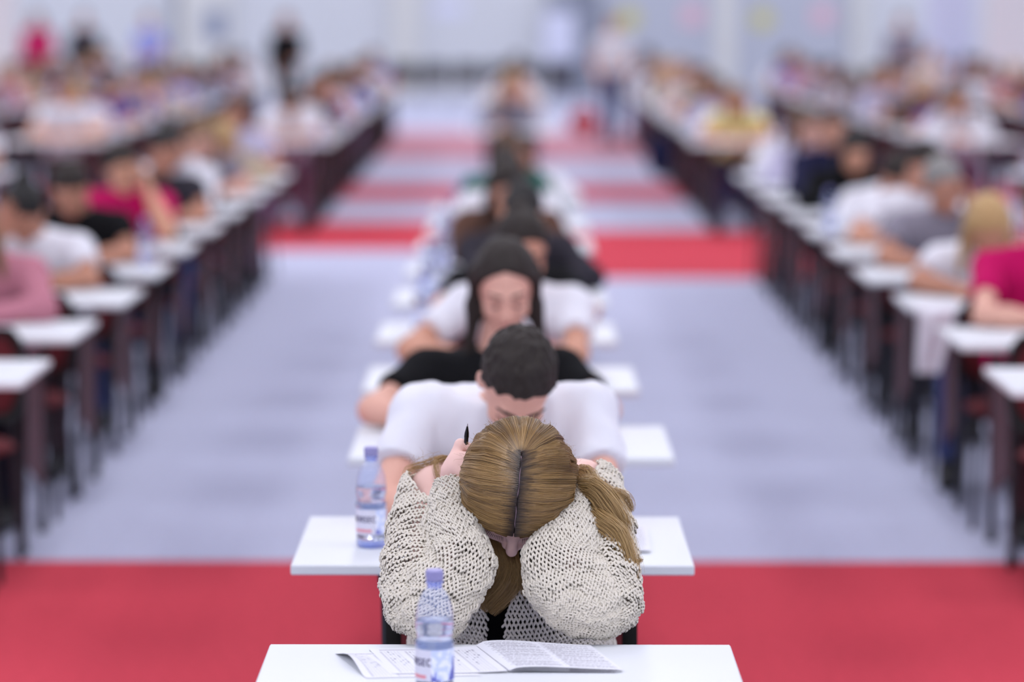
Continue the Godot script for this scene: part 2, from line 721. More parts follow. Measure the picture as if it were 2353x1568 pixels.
func brow_mesh(t: Transform3D, m: float, s := 1.0) -> ArrayMesh:
	var b := Buf.new()
	b.tube(PackedVector3Array([t * (Vector3(m * 0.012, 0.027, 0.088) * s), t * (Vector3(m * 0.032, 0.034, 0.084) * s), t * (Vector3(m * 0.052, 0.028, 0.068) * s)]), PackedFloat32Array([0.0035, 0.004, 0.002]), 6)
	return b.mesh()


func lash_mesh(t: Transform3D, m: float, s := 1.0) -> ArrayMesh:
	var b := Buf.new()
	b.tube(PackedVector3Array([t * (Vector3(m * 0.018, -0.003, 0.080) * s), t * (Vector3(m * 0.031, -0.006, 0.083) * s), t * (Vector3(m * 0.046, -0.001, 0.073) * s)]), PackedFloat32Array([0.0022, 0.003, 0.002]), 6)
	return b.mesh()


func lip_mesh(t: Transform3D, s := 1.0) -> ArrayMesh:
	var b := Buf.new()
	b.tube(PackedVector3Array([t * (Vector3(-0.024, -0.061, 0.078) * s), t * (Vector3(-0.008, -0.060, 0.0865) * s), t * (Vector3(0.008, -0.060, 0.0865) * s), t * (Vector3(0.024, -0.061, 0.078) * s)]), PackedFloat32Array([0.002, 0.0055, 0.0055, 0.002]), 6)
	return b.mesh()


# all meshes of one pose; cells in metres for body, head and hands
func figure(j: Dictionary, cb: float, ch: float, cf: float, styles: Array, sleeves: Array, wide := 1.0, crease := 0.006, curl := 0.004) -> Dictionary:
	var r := {}
	var skin := [nets(body_shapes(j), cb), nets(head_shapes(j.head), ch)]
	for s in 2:
		skin.append(nets(hand_shapes(j.wr[s], j.dir[s], j.palm[s], j.curl[s], -1.0 if s == 0 else 1.0), cf))
	r.skin = joined(skin)
	for s in sleeves:
		r["top_" + s] = joined([nets(top_shapes(j, s == "long", wide), cb, crease, 11.0)])
	r.trousers = joined([nets(trouser_shapes(j), cb * 1.2, 0.004, 8.0)])
	r.shoes = [joined([nets(shoe_shapes(j.ankle[0]), cb)]), joined([nets(shoe_shapes(j.ankle[1]), cb)])]
	for s in styles:
		r["hair_" + s] = joined([nets(hair_shapes(j.head, s), ch * 1.2, 0.006 if s == "long" else curl, 26.0 if curl < 0.005 else 55.0)])
	r.brows = [brow_mesh(j.head, -1.0), brow_mesh(j.head, 1.0)]
	r.lashes = [lash_mesh(j.head, -1.0), lash_mesh(j.head, 1.0)]
	r.lips = lip_mesh(j.head)
	return r


func person(fig: Dictionary, at: Vector3, turn: float, hair: String, hair_m: Material, sleeves: String, top_m: Material, trouser_m: Material, skin_m: Material, label: String, group := "") -> Node3D:
	var o := thing("person", label, "person", at, turn, group)
	part("body", fig.skin, skin_m, o)
	part("shirt", fig["top_" + sleeves], top_m, o)
	part("trousers", fig.trousers, trouser_m, o)
	for s in 2:
		part("shoe", fig.shoes[s], M.shoe, o)
	part("hair", fig["hair_" + hair], hair_m, o)
	for s in 2:
		part("eyebrow", fig.brows[s], hair_m, o)
		part("eyelashes", fig.lashes[s], M.lash, o)
	part("lips", fig.lips, M.lips, o)
	return o


# ------------------------------------------------------------------ furniture and small things
func make_desk() -> Node3D:
	var o := thing("exam_desk", "", "desk")
	part("desktop", box_mesh(Vector3(0.80, 0.020, DEEP), 0.0025, Vector3(0, DESK - 0.010, 0)), M.laminate, o)
	var fr := Buf.new()
	for s in [-1.0, 1.0]:
		fr.box(Vector3(s * 0.215, DESK - 0.034, 0), Vector3(0.03, 0.026, 0.50), 0.003)
	fr.box(Vector3(0, DESK - 0.034, -0.20), Vector3(0.43, 0.026, 0.025), 0.003)
	part("under_frame", fr.mesh(), M.black_metal, o)
	for s in [-1.0, 1.0]:
		for z in [-0.22, 0.19]:
			var lg := Buf.new()
			lg.tube(PackedVector3Array([Vector3(s * 0.215, DESK - 0.045, z), Vector3(s * 0.205, 0.03, z * 1.08)]), PackedFloat32Array([0.0125, 0.0125]), 10)
			var l := part("leg", lg.mesh(), M.black_metal, o)
			var ft := Buf.new()
			ft.lathe([Vector2(0.0, 0.0), Vector2(0.019, 0.0), Vector2(0.019, 0.012), Vector2(0.0155, 0.035), Vector2(0.0, 0.036)], Vector3(s * 0.205, 0.0, z * 1.08), 12)
			part("glide", ft.mesh(), M.rubber, l)
		var pn := Buf.new()
		var out := 0.004
		for f in [-1.0, 1.0]:
			var x: float = s * 0.212 + f * out
			var q := [Vector3(x, 0.66, -0.205), Vector3(x, 0.66, 0.175), Vector3(x, 0.30, 0.178), Vector3(x, 0.16, -0.215)]
			if f > 0:
				pn.quad(q[0], q[1], q[2], q[3])
			else:
				pn.quad(q[3], q[2], q[1], q[0])
		for e in [[0.66, -0.205, 0.66, 0.175], [0.30, 0.178, 0.16, -0.215]]:
			pn.quad(Vector3(s * 0.212 - out, e[0], e[1]), Vector3(s * 0.212 - out, e[2], e[3]), Vector3(s * 0.212 + out, e[2], e[3]), Vector3(s * 0.212 + out, e[0], e[1]))
		part("side_panel", pn.mesh(), M.maroon, o)
	return o


func make_chair() -> Node3D:
	var o := thing("chair", "", "chair")
	var seat := nets([cap(Vector3(-0.15, 0.412, 0.14), Vector3(0.15, 0.412, 0.14), 0.03, 0.03, 0.06), ell(Vector3(0, 0.413, 0), Vector3(0.24, 0.030, 0.23), Basis(), 0.05)], 0.014)
	part("seat", joined([seat]), M.maroon_cloth, o)
	# backrest: a bowed black shell with a padded front
	for k in 2:
		var pts := PackedVector3Array()
		var nu := 17
		var nv := 11
		for b in nv:
			for a in nu:
				var u := a / float(nu - 1) * 2.0 - 1.0
				var t := b / float(nv - 1)
				var round_ := pow(maxf(0.0, absf(t * 2.0 - 1.0)), 4.0)
				var w := (0.245 if k == 0 else 0.215) * (1.0 - 0.18 * round_)
				var y := 0.47 + t * 0.31 if k == 0 else 0.50 + t * 0.25
				var z := -0.225 - 0.03 * t + 0.05 * u * u + (0.0 if k == 0 else 0.022 * (1.0 - pow(absf(u), 6.0)) * (1.0 - pow(absf(t * 2.0 - 1.0), 6.0)))
				pts.append(Vector3(u * w, y, z))
		var bk := Buf.new()
		bk.sheet(pts, nu, nv)
		if k == 0:
			for x in pts.size():
				pts[x].z -= 0.018
			bk.sheet(pts, nu, nv, true)
			for b in nv - 1:
				for a in [0, nu - 1]:
					var p: Vector3 = pts[b * nu + a]
					var q: Vector3 = pts[(b + 1) * nu + a]
					var d := Vector3(0, 0, 0.018)
					bk.quad(p, p + d, q + d, q)
			for a in nu - 1:
				for b in [0, nv - 1]:
					var p: Vector3 = pts[b * nu + a]
					var q: Vector3 = pts[b * nu + a + 1]
					var d := Vector3(0, 0, 0.018)
					bk.quad(p, p + d, q + d, q)
		part("backrest" if k == 0 else "back_pad", bk.mesh(), M.black_plastic if k == 0 else M.maroon_cloth, o)
	for s in [-1.0, 1.0]:
		var a := Buf.new()
		a.tube(PackedVector3Array([Vector3(s * 0.19, 0.395, 0.17), Vector3(s * 0.215, 0.0, 0.21)]), PackedFloat32Array([0.011, 0.011]), 8)
		part("leg", a.mesh(), M.black_metal, o)
		var b := Buf.new()
		b.tube(PackedVector3Array([Vector3(s * 0.20, 0.60, -0.225), Vector3(s * 0.20, 0.41, -0.19), Vector3(s * 0.215, 0.0, -0.25)]), PackedFloat32Array([0.011, 0.011, 0.011]), 8)
		part("leg", b.mesh(), M.black_metal, o)
	for z in [-0.18, 0.16]:
		var r := Buf.new()
		r.bar(Vector3(-0.19, 0.392, z), Vector3(0.19, 0.392, z), 0.009)
		part("seat_rail", r.mesh(), M.black_metal, o)
	return o


func print_page(seed_: int, kind: String) -> ImageTexture:
	var r := RandomNumberGenerator.new()
	r.seed = seed_
	var w := 720
	var h := 1024
	var im := Image.create(w, h, false, Image.FORMAT_RGB8)
	im.fill(Color(0.87, 0.87, 0.90))
	var ink := Color(0.52, 0.50, 0.56)
	if kind == "text":
		for col in 2:
			var y := 60
			while y < h - 60:
				var lines := r.randi_range(2, 6)
				for l in lines:
					var x := 40 + col * 340 + (0 if l == 0 else 18)
					var end := x + (300 if l < lines - 1 else r.randi_range(80, 260))
					while x < end:
						var n := r.randi_range(10, 46)
						im.fill_rect(Rect2i(x, y, mini(n, end - x), 7), ink if l else ink.darkened(0.3))
						x += n + 7
					y += 15
				y += 16
	else:
		# answer sheet: question columns with rows of small ovals, some filled in
		im.fill_rect(Rect2i(60, 50, 420, 10), ink)
		im.fill_rect(Rect2i(60, 76, 300, 8), ink)
		for col in 4:
			for row in 50:
				var y := 130 + row * 17
				im.fill_rect(Rect2i(50 + col * 165, y, 16, 6), ink)
				var filled := r.randi_range(0, 9)
				for k in 5:
					var x := 76 + col * 165 + k * 22
					if k == filled and row < 34:
						im.fill_rect(Rect2i(x, y - 3, 14, 12), Color(0.20, 0.20, 0.35))
					else:
						im.fill_rect(Rect2i(x, y, 12, 2), ink.lightened(0.25))
						im.fill_rect(Rect2i(x, y + 5, 12, 2), ink.lightened(0.25))
	return ImageTexture.create_from_image(im)


func page_material(seed_: int, kind: String) -> StandardMaterial3D:
	var m := mat(1, 1, 1, 0.75)
	m.albedo_texture = print_page(seed_, kind)
	m.backlight_enabled = true
	m.backlight = Color(0.25, 0.25, 0.25)
	return m


func make_sheet() -> Node3D:
	var o := thing("exam_paper", "", "paper")
	for k in 2:
		var pts := PackedVector3Array()
		for b in 5:
			for a in 5:
				pts.append(Vector3((a / 4.0 - 0.5) * 0.21 + k * 0.016, DESK + 0.0015 + 0.0016 * k + 0.003 * pow(absf(a / 2.0 - 1.0), 3.0) * k, (b / 4.0 - 0.5) * -0.297 + k * 0.012))
		var s := Buf.new()
		s.sheet(pts, 5, 5)
		part("page", s.mesh(), M.page_text if k else M.page_grid, o)
	return o


func label_print() -> ImageTexture:
	var w := 768
	var h := 256
	var im := Image.create(w, h, false, Image.FORMAT_RGB8)
	var n := FastNoiseLite.new()
	n.seed = 5
	n.frequency = 0.02
	n.fractal_octaves = 5
	var ridge := func(u: float) -> float: return 0.50 - 0.38 * exp(-pow((u - 0.70) / 0.07, 2.0)) - 0.22 * exp(-pow((u - 0.50) / 0.06, 2.0)) - 0.30 * exp(-pow((u - 0.12) / 0.06, 2.0))
	for y in h:
		for x in w:
			var u := x / float(w)
			var t := y / float(h)
			var c := Color(0.80, 0.84, 0.97)
			var cloud := n.get_noise_2d(x * 0.7, y * 1.6)
			if cloud > 0.05:
				c = Color(0.92, 0.93, 0.99)
			var rock := n.get_noise_2d(x * 3.0, y * 3.0 + 400)
			var top: float = ridge.call(u) + 0.10 * n.get_noise_2d(x * 2.0, 900.0) + 0.32
			if t > top:
				c = Color(0.16, 0.16, 0.55).lerp(Color(0.55, 0.58, 0.88), clampf(0.5 + rock * 1.4, 0.0, 1.0))
			if u > 0.18 and u < 0.475 and t > 0.12 and t < 0.86:
				c = Color(0.85, 0.84, 0.90)
				if t > 0.60 and t < 0.64 and u > 0.22 and u < 0.43:
					c = Color(0.86, 0.55, 0.60)
				if t > 0.70 and t < 0.73 and u > 0.24 and u < 0.42:
					c = Color(0.62, 0.56, 0.74)
				if t > 0.78 and u > 0.27 and u < 0.30:
					c = Color(0.80, 0.30, 0.26)
			if u > 0.26 and u < 0.29 and t > 0.10 and t < 0.22:
				c = Color(0.62, 0.60, 0.36)
			im.set_pixel(x, y, c)
	return ImageTexture.create_from_image(im)


func make_bottle(level: float) -> Node3D:
	var o := thing("water_bottle", "", "bottle")
	var wall := [Vector2(0.0, 0.004), Vector2(0.010, 0.003), Vector2(0.020, 0.0005), Vector2(0.027, 0.0), Vector2(0.0305, 0.006), Vector2(0.031, 0.014), Vector2(0.0300, 0.018), Vector2(0.031, 0.022)]
	for k in 8:
		wall.append(Vector2(0.0308, 0.024 + k * 0.0075))
	wall.append_array([Vector2(0.0312, 0.083), Vector2(0.0320, 0.087), Vector2(0.0316, 0.0905), Vector2(0.0290, 0.094), Vector2(0.0284, 0.098), Vector2(0.0294, 0.102), Vector2(0.0290, 0.105), Vector2(0.0302, 0.109)])
	for k in 26:
		var t := k / 25.0
		var y := lerpf(0.112, 0.176, t)
		var r := 0.0312 * sqrt(maxf(0.0, 1.0 - pow(t * 0.92, 2.4)))
		wall.append(Vector2(maxf(r, 0.0122) + 0.00035 * sin(y * 900.0), y))
	wall.append_array([Vector2(0.0120, 0.179), Vector2(0.0118, 0.184), Vector2(0.0145, 0.1855), Vector2(0.0145, 0.187), Vector2(0.0115, 0.188), Vector2(0.0115, 0.196)])
	var sh := Buf.new()
	sh.lathe(wall, Vector3.ZERO, 40)
	part("plastic_shell", sh.mesh(), M.pet, o)
	# the thicker blue neck under the cap
	var nk := Buf.new()
	nk.lathe([Vector2(0.0124, 0.177), Vector2(0.0121, 0.180), Vector2(0.0119, 0.184), Vector2(0.0146, 0.1852), Vector2(0.0146, 0.1872), Vector2(0.0116, 0.1882)], Vector3.ZERO, 32)
	part("neck", nk.mesh(), M.blue_pet, o)
	# base of thicker plastic
	var bs := Buf.new()
	bs.lathe([Vector2(0.0, 0.0055), Vector2(0.020, 0.0012), Vector2(0.027, 0.0005), Vector2(0.0303, 0.0065), Vector2(0.0306, 0.0145), Vector2(0.0, 0.015)], Vector3.ZERO, 32)
	part("base", bs.mesh(), M.blue_pet, o)
	var wt := [Vector2(0.0, 0.016)]
	for p: Vector2 in wall:
		if p.y > 0.016 and p.y < level:
			wt.append(Vector2(p.x - 0.0007, p.y))
	wt.append(Vector2(wt[-1].x, level))
	wt.append(Vector2(0.0, level))
	var wb := Buf.new()
	wb.lathe(wt, Vector3.ZERO, 32)
	part("water", wb.mesh(), M.water, o)
	var cp := Buf.new()
	var prof := [Vector2(0.0, 0.207), Vector2(0.0118, 0.207), Vector2(0.0136, 0.2055), Vector2(0.0139, 0.204), Vector2(0.0139, 0.194), Vector2(0.0135, 0.1935), Vector2(0.0140, 0.1928), Vector2(0.0140, 0.189), Vector2(0.0, 0.189)]
	prof.reverse()
	cp.lathe(prof, Vector3.ZERO, 32)
	for k in 36:
		var g := TAU * k / 36
		cp.bar(Vector3(sin(g) * 0.0139, 0.1945, cos(g) * 0.0139), Vector3(sin(g) * 0.0139, 0.2035, cos(g) * 0.0139), 0.0005, 4)
	cp.uv = PackedVector2Array()
	part("cap", cp.mesh(), M.cap, o)
	var lb := Buf.new()
	lb.lathe([Vector2(0.0311, 0.030), Vector2(0.0314, 0.0305), Vector2(0.0314, 0.0805), Vector2(0.0311, 0.081)], Vector3.ZERO, 48, PI)
	var l := part("label", lb.mesh(), M.label, o)
	var tm := TextMesh.new()
	var font := SystemFont.new()
	font.font_names = PackedStringArray(["Droid Sans"])
	font.font_weight = 700
	tm.font = font
	tm.font_size = 64
	tm.pixel_size = 0.0122 / 46.0
	tm.depth = 0.0004
	tm.text = "BORSEC"
	var a := tm.surface_get_arrays(0)
	var vs: PackedVector3Array = a[Mesh.ARRAY_VERTEX]
	var ns: PackedVector3Array = a[Mesh.ARRAY_NORMAL]
	var right := -1e9
	for q in vs:
		right = maxf(right, q.x)
	for k in vs.size():
		var q := vs[k]
		var ang := (q.x - right) * 0.86 / 0.0314 - 0.16
		var rr := 0.03150 + (0.0002 if q.z > 0.0 else -0.0002)
		vs[k] = Vector3(sin(ang) * rr, q.y + 0.0605, cos(ang) * rr)
		ns[k] = Basis(Vector3.UP, ang) * ns[k]
	var flat := []
	flat.resize(Mesh.ARRAY_MAX)
	flat[Mesh.ARRAY_VERTEX] = vs
	flat[Mesh.ARRAY_NORMAL] = ns
	flat[Mesh.ARRAY_INDEX] = a[Mesh.ARRAY_INDEX]
	var am := ArrayMesh.new()
	am.add_surface_from_arrays(Mesh.PRIMITIVE_TRIANGLES, flat)
	part("lettering", am, M.label_ink, l)
	return o


# ------------------------------------------------------------------ the first candidate
func spline(pts: Array, t: float) -> Vector3:
	var m := pts.size() - 1
	var x := clampf(t, 0.0, 1.0) * m
	var k := mini(int(x), m - 1)
	var u := x - k
	var p0: Vector3 = pts[maxi(k - 1, 0)]
	var p1: Vector3 = pts[k]
	var p2: Vector3 = pts[k + 1]
	var p3: Vector3 = pts[mini(k + 2, m)]
	return p1.cubic_interpolate(p2, p0, p3, u)


# one knitted loop: a period of yarn that bulges like an omega, pitch and row height 1 unit = 1 mm
func stitch_mesh(pitch: float, high: float, yarn: float) -> ArrayMesh:
	var b := Buf.new()
	var pts := PackedVector3Array()
	var rad := PackedFloat32Array()
	for k in 11:
		var t := k / 10.0
		var x := pitch * (t - 0.5) - 0.16 * pitch * sin(TAU * 2.0 * t)
		var y := 0.62 * high * cos(TAU * t)
		var z := 0.55 * yarn * -cos(TAU * 2.0 * t) + 0.35 * yarn * cos(TAU * t)
		pts.append(Vector3(x, y, z))
		rad.append(yarn * (1.0 + 0.12 * cos(TAU * t)))
	b.tube(pts, rad, 6, PackedColorArray(), false)
	return b.mesh()


# point on the tube at t along it and angle g round it
func ring_point(cs: Array, ws: Array, t: float, g: float) -> Array:
	var ax := (spline(cs, minf(t + 0.01, 1.0)) - spline(cs, maxf(t - 0.01, 0.0))).normalized()
	var x := (Vector3.RIGHT - ax * ax.x).normalized()
	var w := spline(ws, t)
	return [spline(cs, t) + x * (w.x * cos(g)) + ax.cross(x) * (w.y * sin(g))]


# stitches over a tube given by rings [centre, half width across, half depth]; open(p) says where the cloth is missing
func knit(called: String, rings: Array, parent: Node3D, off: Vector3, stitch: ArrayMesh, pitch: float, high: float, open: Callable, fold := 0.006, seed_ := 3) -> void:
	var r := RandomNumberGenerator.new()
	r.seed = seed_
	var nz := FastNoiseLite.new()
	nz.seed = seed_
	nz.frequency = 1.0
	nz.fractal_octaves = 2
	var cs := []
	var ws := []
	for g in rings:
		cs.append(g[0])
		ws.append(Vector3(g[1], g[2], 0))
	var long := 0.0
	var last: Vector3 = cs[0]
	for k in range(1, 200):
		var p := spline(cs, k / 199.0)
		long += p.distance_to(last)
		last = p
	# as many rows as the longest way along the cloth needs; stitches close up where it is shorter
	for a in 12:
		var l := 0.0
		var was := ring_point(cs, ws, 0.0, TAU * a / 12.0)[0] as Vector3
		for k in range(1, 60):
			var p := ring_point(cs, ws, k / 59.0, TAU * a / 12.0)[0] as Vector3
			l += p.distance_to(was)
			was = p
		long = maxf(long, l)
	var rows := int(long / high)
	var put: Array[Transform3D] = []
	var t := 0.0
	for row in rows + 1:
		t = row / float(rows)
		var c := spline(cs, t)
		var ax := (spline(cs, minf(t + 0.01, 1.0)) - spline(cs, maxf(t - 0.01, 0.0))).normalized()
		var w := spline(ws, t)
		var x := (Vector3.RIGHT - ax * ax.x).normalized()
		var y := ax.cross(x)
		# equal steps round the ellipse
		var table := PackedFloat32Array([0.0])
		var prev := c + x * w.x
		for k in range(1, 73):
			var g := TAU * k / 72.0
			var p := c + x * (w.x * cos(g)) + y * (w.y * sin(g))
			table.append(table[-1] + p.distance_to(prev))
			prev = p
		var n := maxi(4, int(round(table[72] / pitch)))
		var at := 0
		for k in n:
			var want := table[72] * fposmod((k + (0.5 if row % 2 else 0.0)) / n, 1.0)
			if want < table[at]:
				at = 0
			while at < 71 and table[at + 1] < want:
				at += 1
			var g := TAU * (at + (want - table[at]) / maxf(table[at + 1] - table[at], 1e-6)) / 72.0
			var p := c + x * (w.x * cos(g)) + y * (w.y * sin(g))
			var nrm := (x * (cos(g) / maxf(w.x, 0.005)) + y * (sin(g) / maxf(w.y, 0.005))).normalized()
			if open.call(p):
				continue
			var flat := p
			p += nrm * (fold * (nz.get_noise_3dv(p * Vector3(14, 26, 14)) + 0.5 * nz.get_noise_3dv(p * 60.0 + Vector3(7, 0, 0))))
			var tg := (x * (-sin(g) * w.x) + y * (cos(g) * w.y)).normalized()
			var al := nrm.cross(tg).normalized()
			var bs := Basis(tg, al, nrm) * Basis(Vector3(r.randf_range(-1, 1), r.randf_range(-1, 1), r.randf_range(-1, 1)).normalized(), r.randf_range(0.0, 0.22))
			var stretch := table[72] / n / pitch
			var up: float = flat.distance_to((ring_point(cs, ws, t + 1.0 / rows, g)[0]) if row < rows else (ring_point(cs, ws, t - 1.0 / rows, g)[0])) / high
			if up < 0.52:
				if row % 2:
					continue
				up *= 2.0
			bs = bs * Basis.from_scale(Vector3(stretch, clampf(up, 0.55, 1.3) * r.randf_range(0.94, 1.1), r.randf_range(0.9, 1.15)))
			put.append(Transform3D(bs, p + nrm * r.randf_range(-0.0004, 0.0006) + off))
	var mm := MultiMesh.new()
	mm.transform_format = MultiMesh.TRANSFORM_3D
	mm.mesh = stitch
	mm.instance_count = put.size()
	for k in put.size():
		mm.set_instance_transform(k, put[k])
	var o := MultiMeshInstance3D.new()
	o.name = called
	o.multimesh = mm
	o.material_override = M.yarn
	o.set_meta("kind", "stuff")
	o.set_meta("label", "cream openwork knitted stitches")
	parent.add_child(o, true)


func strand(b: Buf, pts: PackedVector3Array, r: float, tint: Color, root := Color(0, 0, 0, 0), root_to := 0.0) -> void:
	var rad := PackedFloat32Array()
	var cols := PackedColorArray()
	var m := pts.size()
	for k in m:
		var t := k / float(m - 1)
		rad.append(r * (1.0 - 0.55 * maxf(0.0, t - 0.6) / 0.4))
		cols.append(tint if t >= root_to else root.lerp(tint, smoothstep(0.45, 1.0, t / root_to)))
	b.tube(pts, rad, 3, cols, false)


func blonde(r: RandomNumberGenerator, dark: float) -> Color:
	var a := Color(0.35, 0.20, 0.070)
	var l := Color(0.60, 0.395, 0.165)
	var d := Color(0.090, 0.046, 0.020)
	var c := a.lerp(l, clampf(r.randfn(0.22, 0.20), 0.0, 1.0))
	return c.lerp(d, clampf(r.randfn(dark, 0.18), 0.0, 0.9))


# a lock of hair: strands round a curve, wide in the middle
func lock(b: Buf, r: RandomNumberGenerator, pts: Array, wide: float, count: int, dark: float, steps := 14, fray := 1.0) -> void:
	var sway := r.randf() * TAU
	for s in count:
		var g := r.randf() * TAU
		var d := sqrt(r.randf())
		var tint := blonde(r, dark).lerp(Color(0.66, 0.455, 0.21), clampf(0.30 - dark, 0.0, 0.3))
		var late := 1.0 - 0.42 * pow(r.randf(), 2.0)
		var path := PackedVector3Array()
		var ph := r.randf() * TAU
		var away := r.randfn(0.0, 0.35) * fray
		for k in steps:
			var t := k / float(steps - 1) * late
			var p := spline(pts, t)
			var ax := (spline(pts, minf(t + 0.03, 1.0)) - spline(pts, maxf(t - 0.03, 0.0))).normalized()
			var x := ax.cross(Vector3.BACK).normalized()
			var y := ax.cross(x)
			var w := wide * (0.55 + 0.6 * sin(PI * clampf(t * 0.9 + 0.08, 0.0, 1.0))) * (1.0 + away * t)
			var gg := g + t * 1.1
			path.append(p + x * (0.34 * wide * sin(t * 10.0 + sway) * smoothstep(0.0, 0.3, t)) + (x * cos(gg) + y * sin(gg) * 0.65) * (d * w) + x * (0.0016 * sin(t * 13.0 + ph)) + y * (0.0012 * sin(t * 9.0 + ph * 1.7)))
		strand(b, path, r.randf_range(0.00020, 0.00040), tint)


func first_candidate() -> void:
	var base := Vector3(0, 0, -5.90)
	var o := thing("person", "long-haired blonde candidate in a cream openwork cardigan holding her bowed head in both hands", "person", base)
	var off := -base
	var bow := deg_to_rad(67.0)
	var head := Transform3D(Basis(Vector3.BACK, -0.09) * Basis(Vector3.RIGHT, bow), Vector3(0.009, 0.972, -5.612))
	# --- body
	var j := {}
	j.pelvis = Vector3(0, 0.53, -5.95)
	j.chest = Vector3(0.0, 0.885, -5.815)
	j.neck = Vector3(0.0, 0.965, -5.755)
	j.head = head
	j.sh = [Vector3(-0.142, 0.945, -5.785), Vector3(0.138, 0.950, -5.785)]
	j.el = [Vector3(-0.156, 0.790, -5.420), Vector3(0.152, 0.790, -5.425)]
	j.wr = [Vector3(-0.110, 0.953, -5.640), Vector3(0.098, 0.935, -5.635)]
	j.hip = [Vector3(-0.09, 0.52, -5.91), Vector3(0.09, 0.52, -5.91)]
	j.knee = [Vector3(-0.12, 0.53, -5.50), Vector3(0.12, 0.53, -5.50)]
	j.ankle = [Vector3(-0.12, 0.09, -5.55), Vector3(0.12, 0.09, -5.58)]
	var body := body_shapes(j, 0.84)
	body.append(cap(j.neck, j.sh[0] + Vector3(0.02, 0.012, 0), 0.050, 0.040, 0.05))
	body.append(cap(j.neck, j.sh[1] + Vector3(-0.02, 0.012, 0), 0.050, 0.040, 0.05))
	var skin := [nets(body, 0.011), nets(head_shapes(head, 0.97), 0.003)]
	# the hand beside the hair: back of the hand to the light, index finger bent round the pen, the others in the hair
	var w0: Vector3 = j.wr[0]
	var hand := [
		cap(w0 + Vector3(-0.012, -0.05, 0.03), w0, 0.026, 0.025, 0.02),
		ell(w0 + Vector3(0.010, 0.042, -0.008), Vector3(0.031, 0.050, 0.018), Basis(Vector3.UP, -0.4) * Basis(Vector3.BACK, -0.30), 0.015),
		cap(w0 + Vector3(-0.004, 0.056, -0.016), w0 + Vector3(0.017, 0.100, -0.026), 0.0115, 0.0105, 0.010),
		cap(w0 + Vector3(0.017, 0.100, -0.026), w0 + Vector3(0.042, 0.090, -0.026), 0.0102, 0.0090, 0.004),
		cap(w0 + Vector3(0.042, 0.090, -0.026), w0 + Vector3(0.058, 0.078, -0.028), 0.0090, 0.0075, 0.004),
		cap(w0 + Vector3(0.010, 0.062, -0.002), w0 + Vector3(0.046, 0.088, -0.004), 0.0112, 0.0102, 0.010),
		cap(w0 + Vector3(0.046, 0.088, -0.004), w0 + Vector3(0.070, 0.100, -0.018), 0.0100, 0.0085, 0.004),
		cap(w0 + Vector3(0.020, 0.054, 0.006), w0 + Vector3(0.052, 0.074, 0.004), 0.0106, 0.0095, 0.010),
		cap(w0 + Vector3(0.052, 0.074, 0.004), w0 + Vector3(0.074, 0.084, -0.008), 0.0095, 0.0078, 0.004),
		cap(w0 + Vector3(0.024, 0.040, 0.010), w0 + Vector3(0.050, 0.056, 0.008), 0.0095, 0.0085, 0.010),
		cap(w0 + Vector3(0.050, 0.056, 0.008), w0 + Vector3(0.068, 0.064, -0.002), 0.0085, 0.0070, 0.004),
		cap(w0 + Vector3(0.004, 0.020, -0.026), w0 + Vector3(0.024, 0.052, -0.044), 0.0130, 0.0110, 0.012),
		cap(w0 + Vector3(0.024, 0.052, -0.044), w0 + Vector3(0.044, 0.070, -0.046), 0.0110, 0.0088, 0.004),
	]
	skin.append(nets(hand, 0.003))
	skin.append(nets(hand_shapes(j.wr[1], Vector3(0.05, 0.9, -0.25), Vector3(-1, 0.1, 0), 0.4, 1.0, 0.93), 0.004))
	part("body", joined(skin), M.skin_fair, o, off)
	for m in [-1.0, 1.0]:
		part("eyebrow", brow_mesh(head, m, 0.97), M.hair_fair, o, off)
	part("lips", lip_mesh(head, 0.97), M.lips, o, off)
	for m in [-1.0, 1.0]:
		var lash := Buf.new()
		for k in 11:
			var u := k / 10.0
			var a := Vector3(m * lerpf(0.019, 0.046, u), -0.007 + 0.006 * u * u, lerpf(0.082, 0.072, u)) * 0.97
			var e := a + Vector3(m * lerpf(-0.001, 0.006, u), -0.004, 0.009)
			lash.tube(PackedVector3Array([head * a, head * ((a + e) * 0.5 + Vector3(0, -0.0012, 0)), head * e]), PackedFloat32Array([0.0005, 0.0004, 0.0002]), 4)
		var le := part("eyelashes", lash.mesh(), M.lash, o, off)
		le.set_meta("kind", "stuff")
	# --- clothes
	var up := (Vector3(j.chest) - Vector3(j.pelvis)).normalized()
	var turn := Basis(Vector3.RIGHT, up, Vector3.RIGHT.cross(up))
	var cam := nets([
		ell(j.pelvis + up * 0.06, Vector3(0.155, 0.15, 0.115), turn, 0.06), ell(j.pelvis.lerp(j.chest, 0.55), Vector3(0.145, 0.19, 0.112), turn, 0.08),
		ell(j.chest - up * 0.07 + Vector3(0, 0, 0.035), Vector3(0.140, 0.09, 0.100), turn, 0.06), cut(Vector3(0, 0.9, -0.45), j.chest + Vector3(0, 0.02, 0.0), 0.01)], 0.011, 0.003, 14.0)
	var top := part("camisole", joined([cam]), M.black_cloth, o, off)
	for m in [-1.0, 1.0]:
		var st := PackedVector3Array()
		for k in 12:
			var t := k / 11.0
			var p := spline([Vector3(m * 0.098, 0.905, -5.685), Vector3(m * 0.108, 0.965, -5.722), Vector3(m * 0.114, 0.998, -5.765), Vector3(m * 0.108, 0.985, -5.815), Vector3(m * 0.100, 0.93, -5.870)], t)
			for a in 2:
				st.append(p + Vector3(m * (0.009 if a else -0.009), 0.001 if a else 0.007, 0.004))
		var sb := Buf.new()
		sb.sheet(st, 2, 12)
		part("lace_strap", sb.mesh(), M.lace, top)
	part("trousers", joined([nets(trouser_shapes(j), 0.014)]), M.black_cloth, o, off)
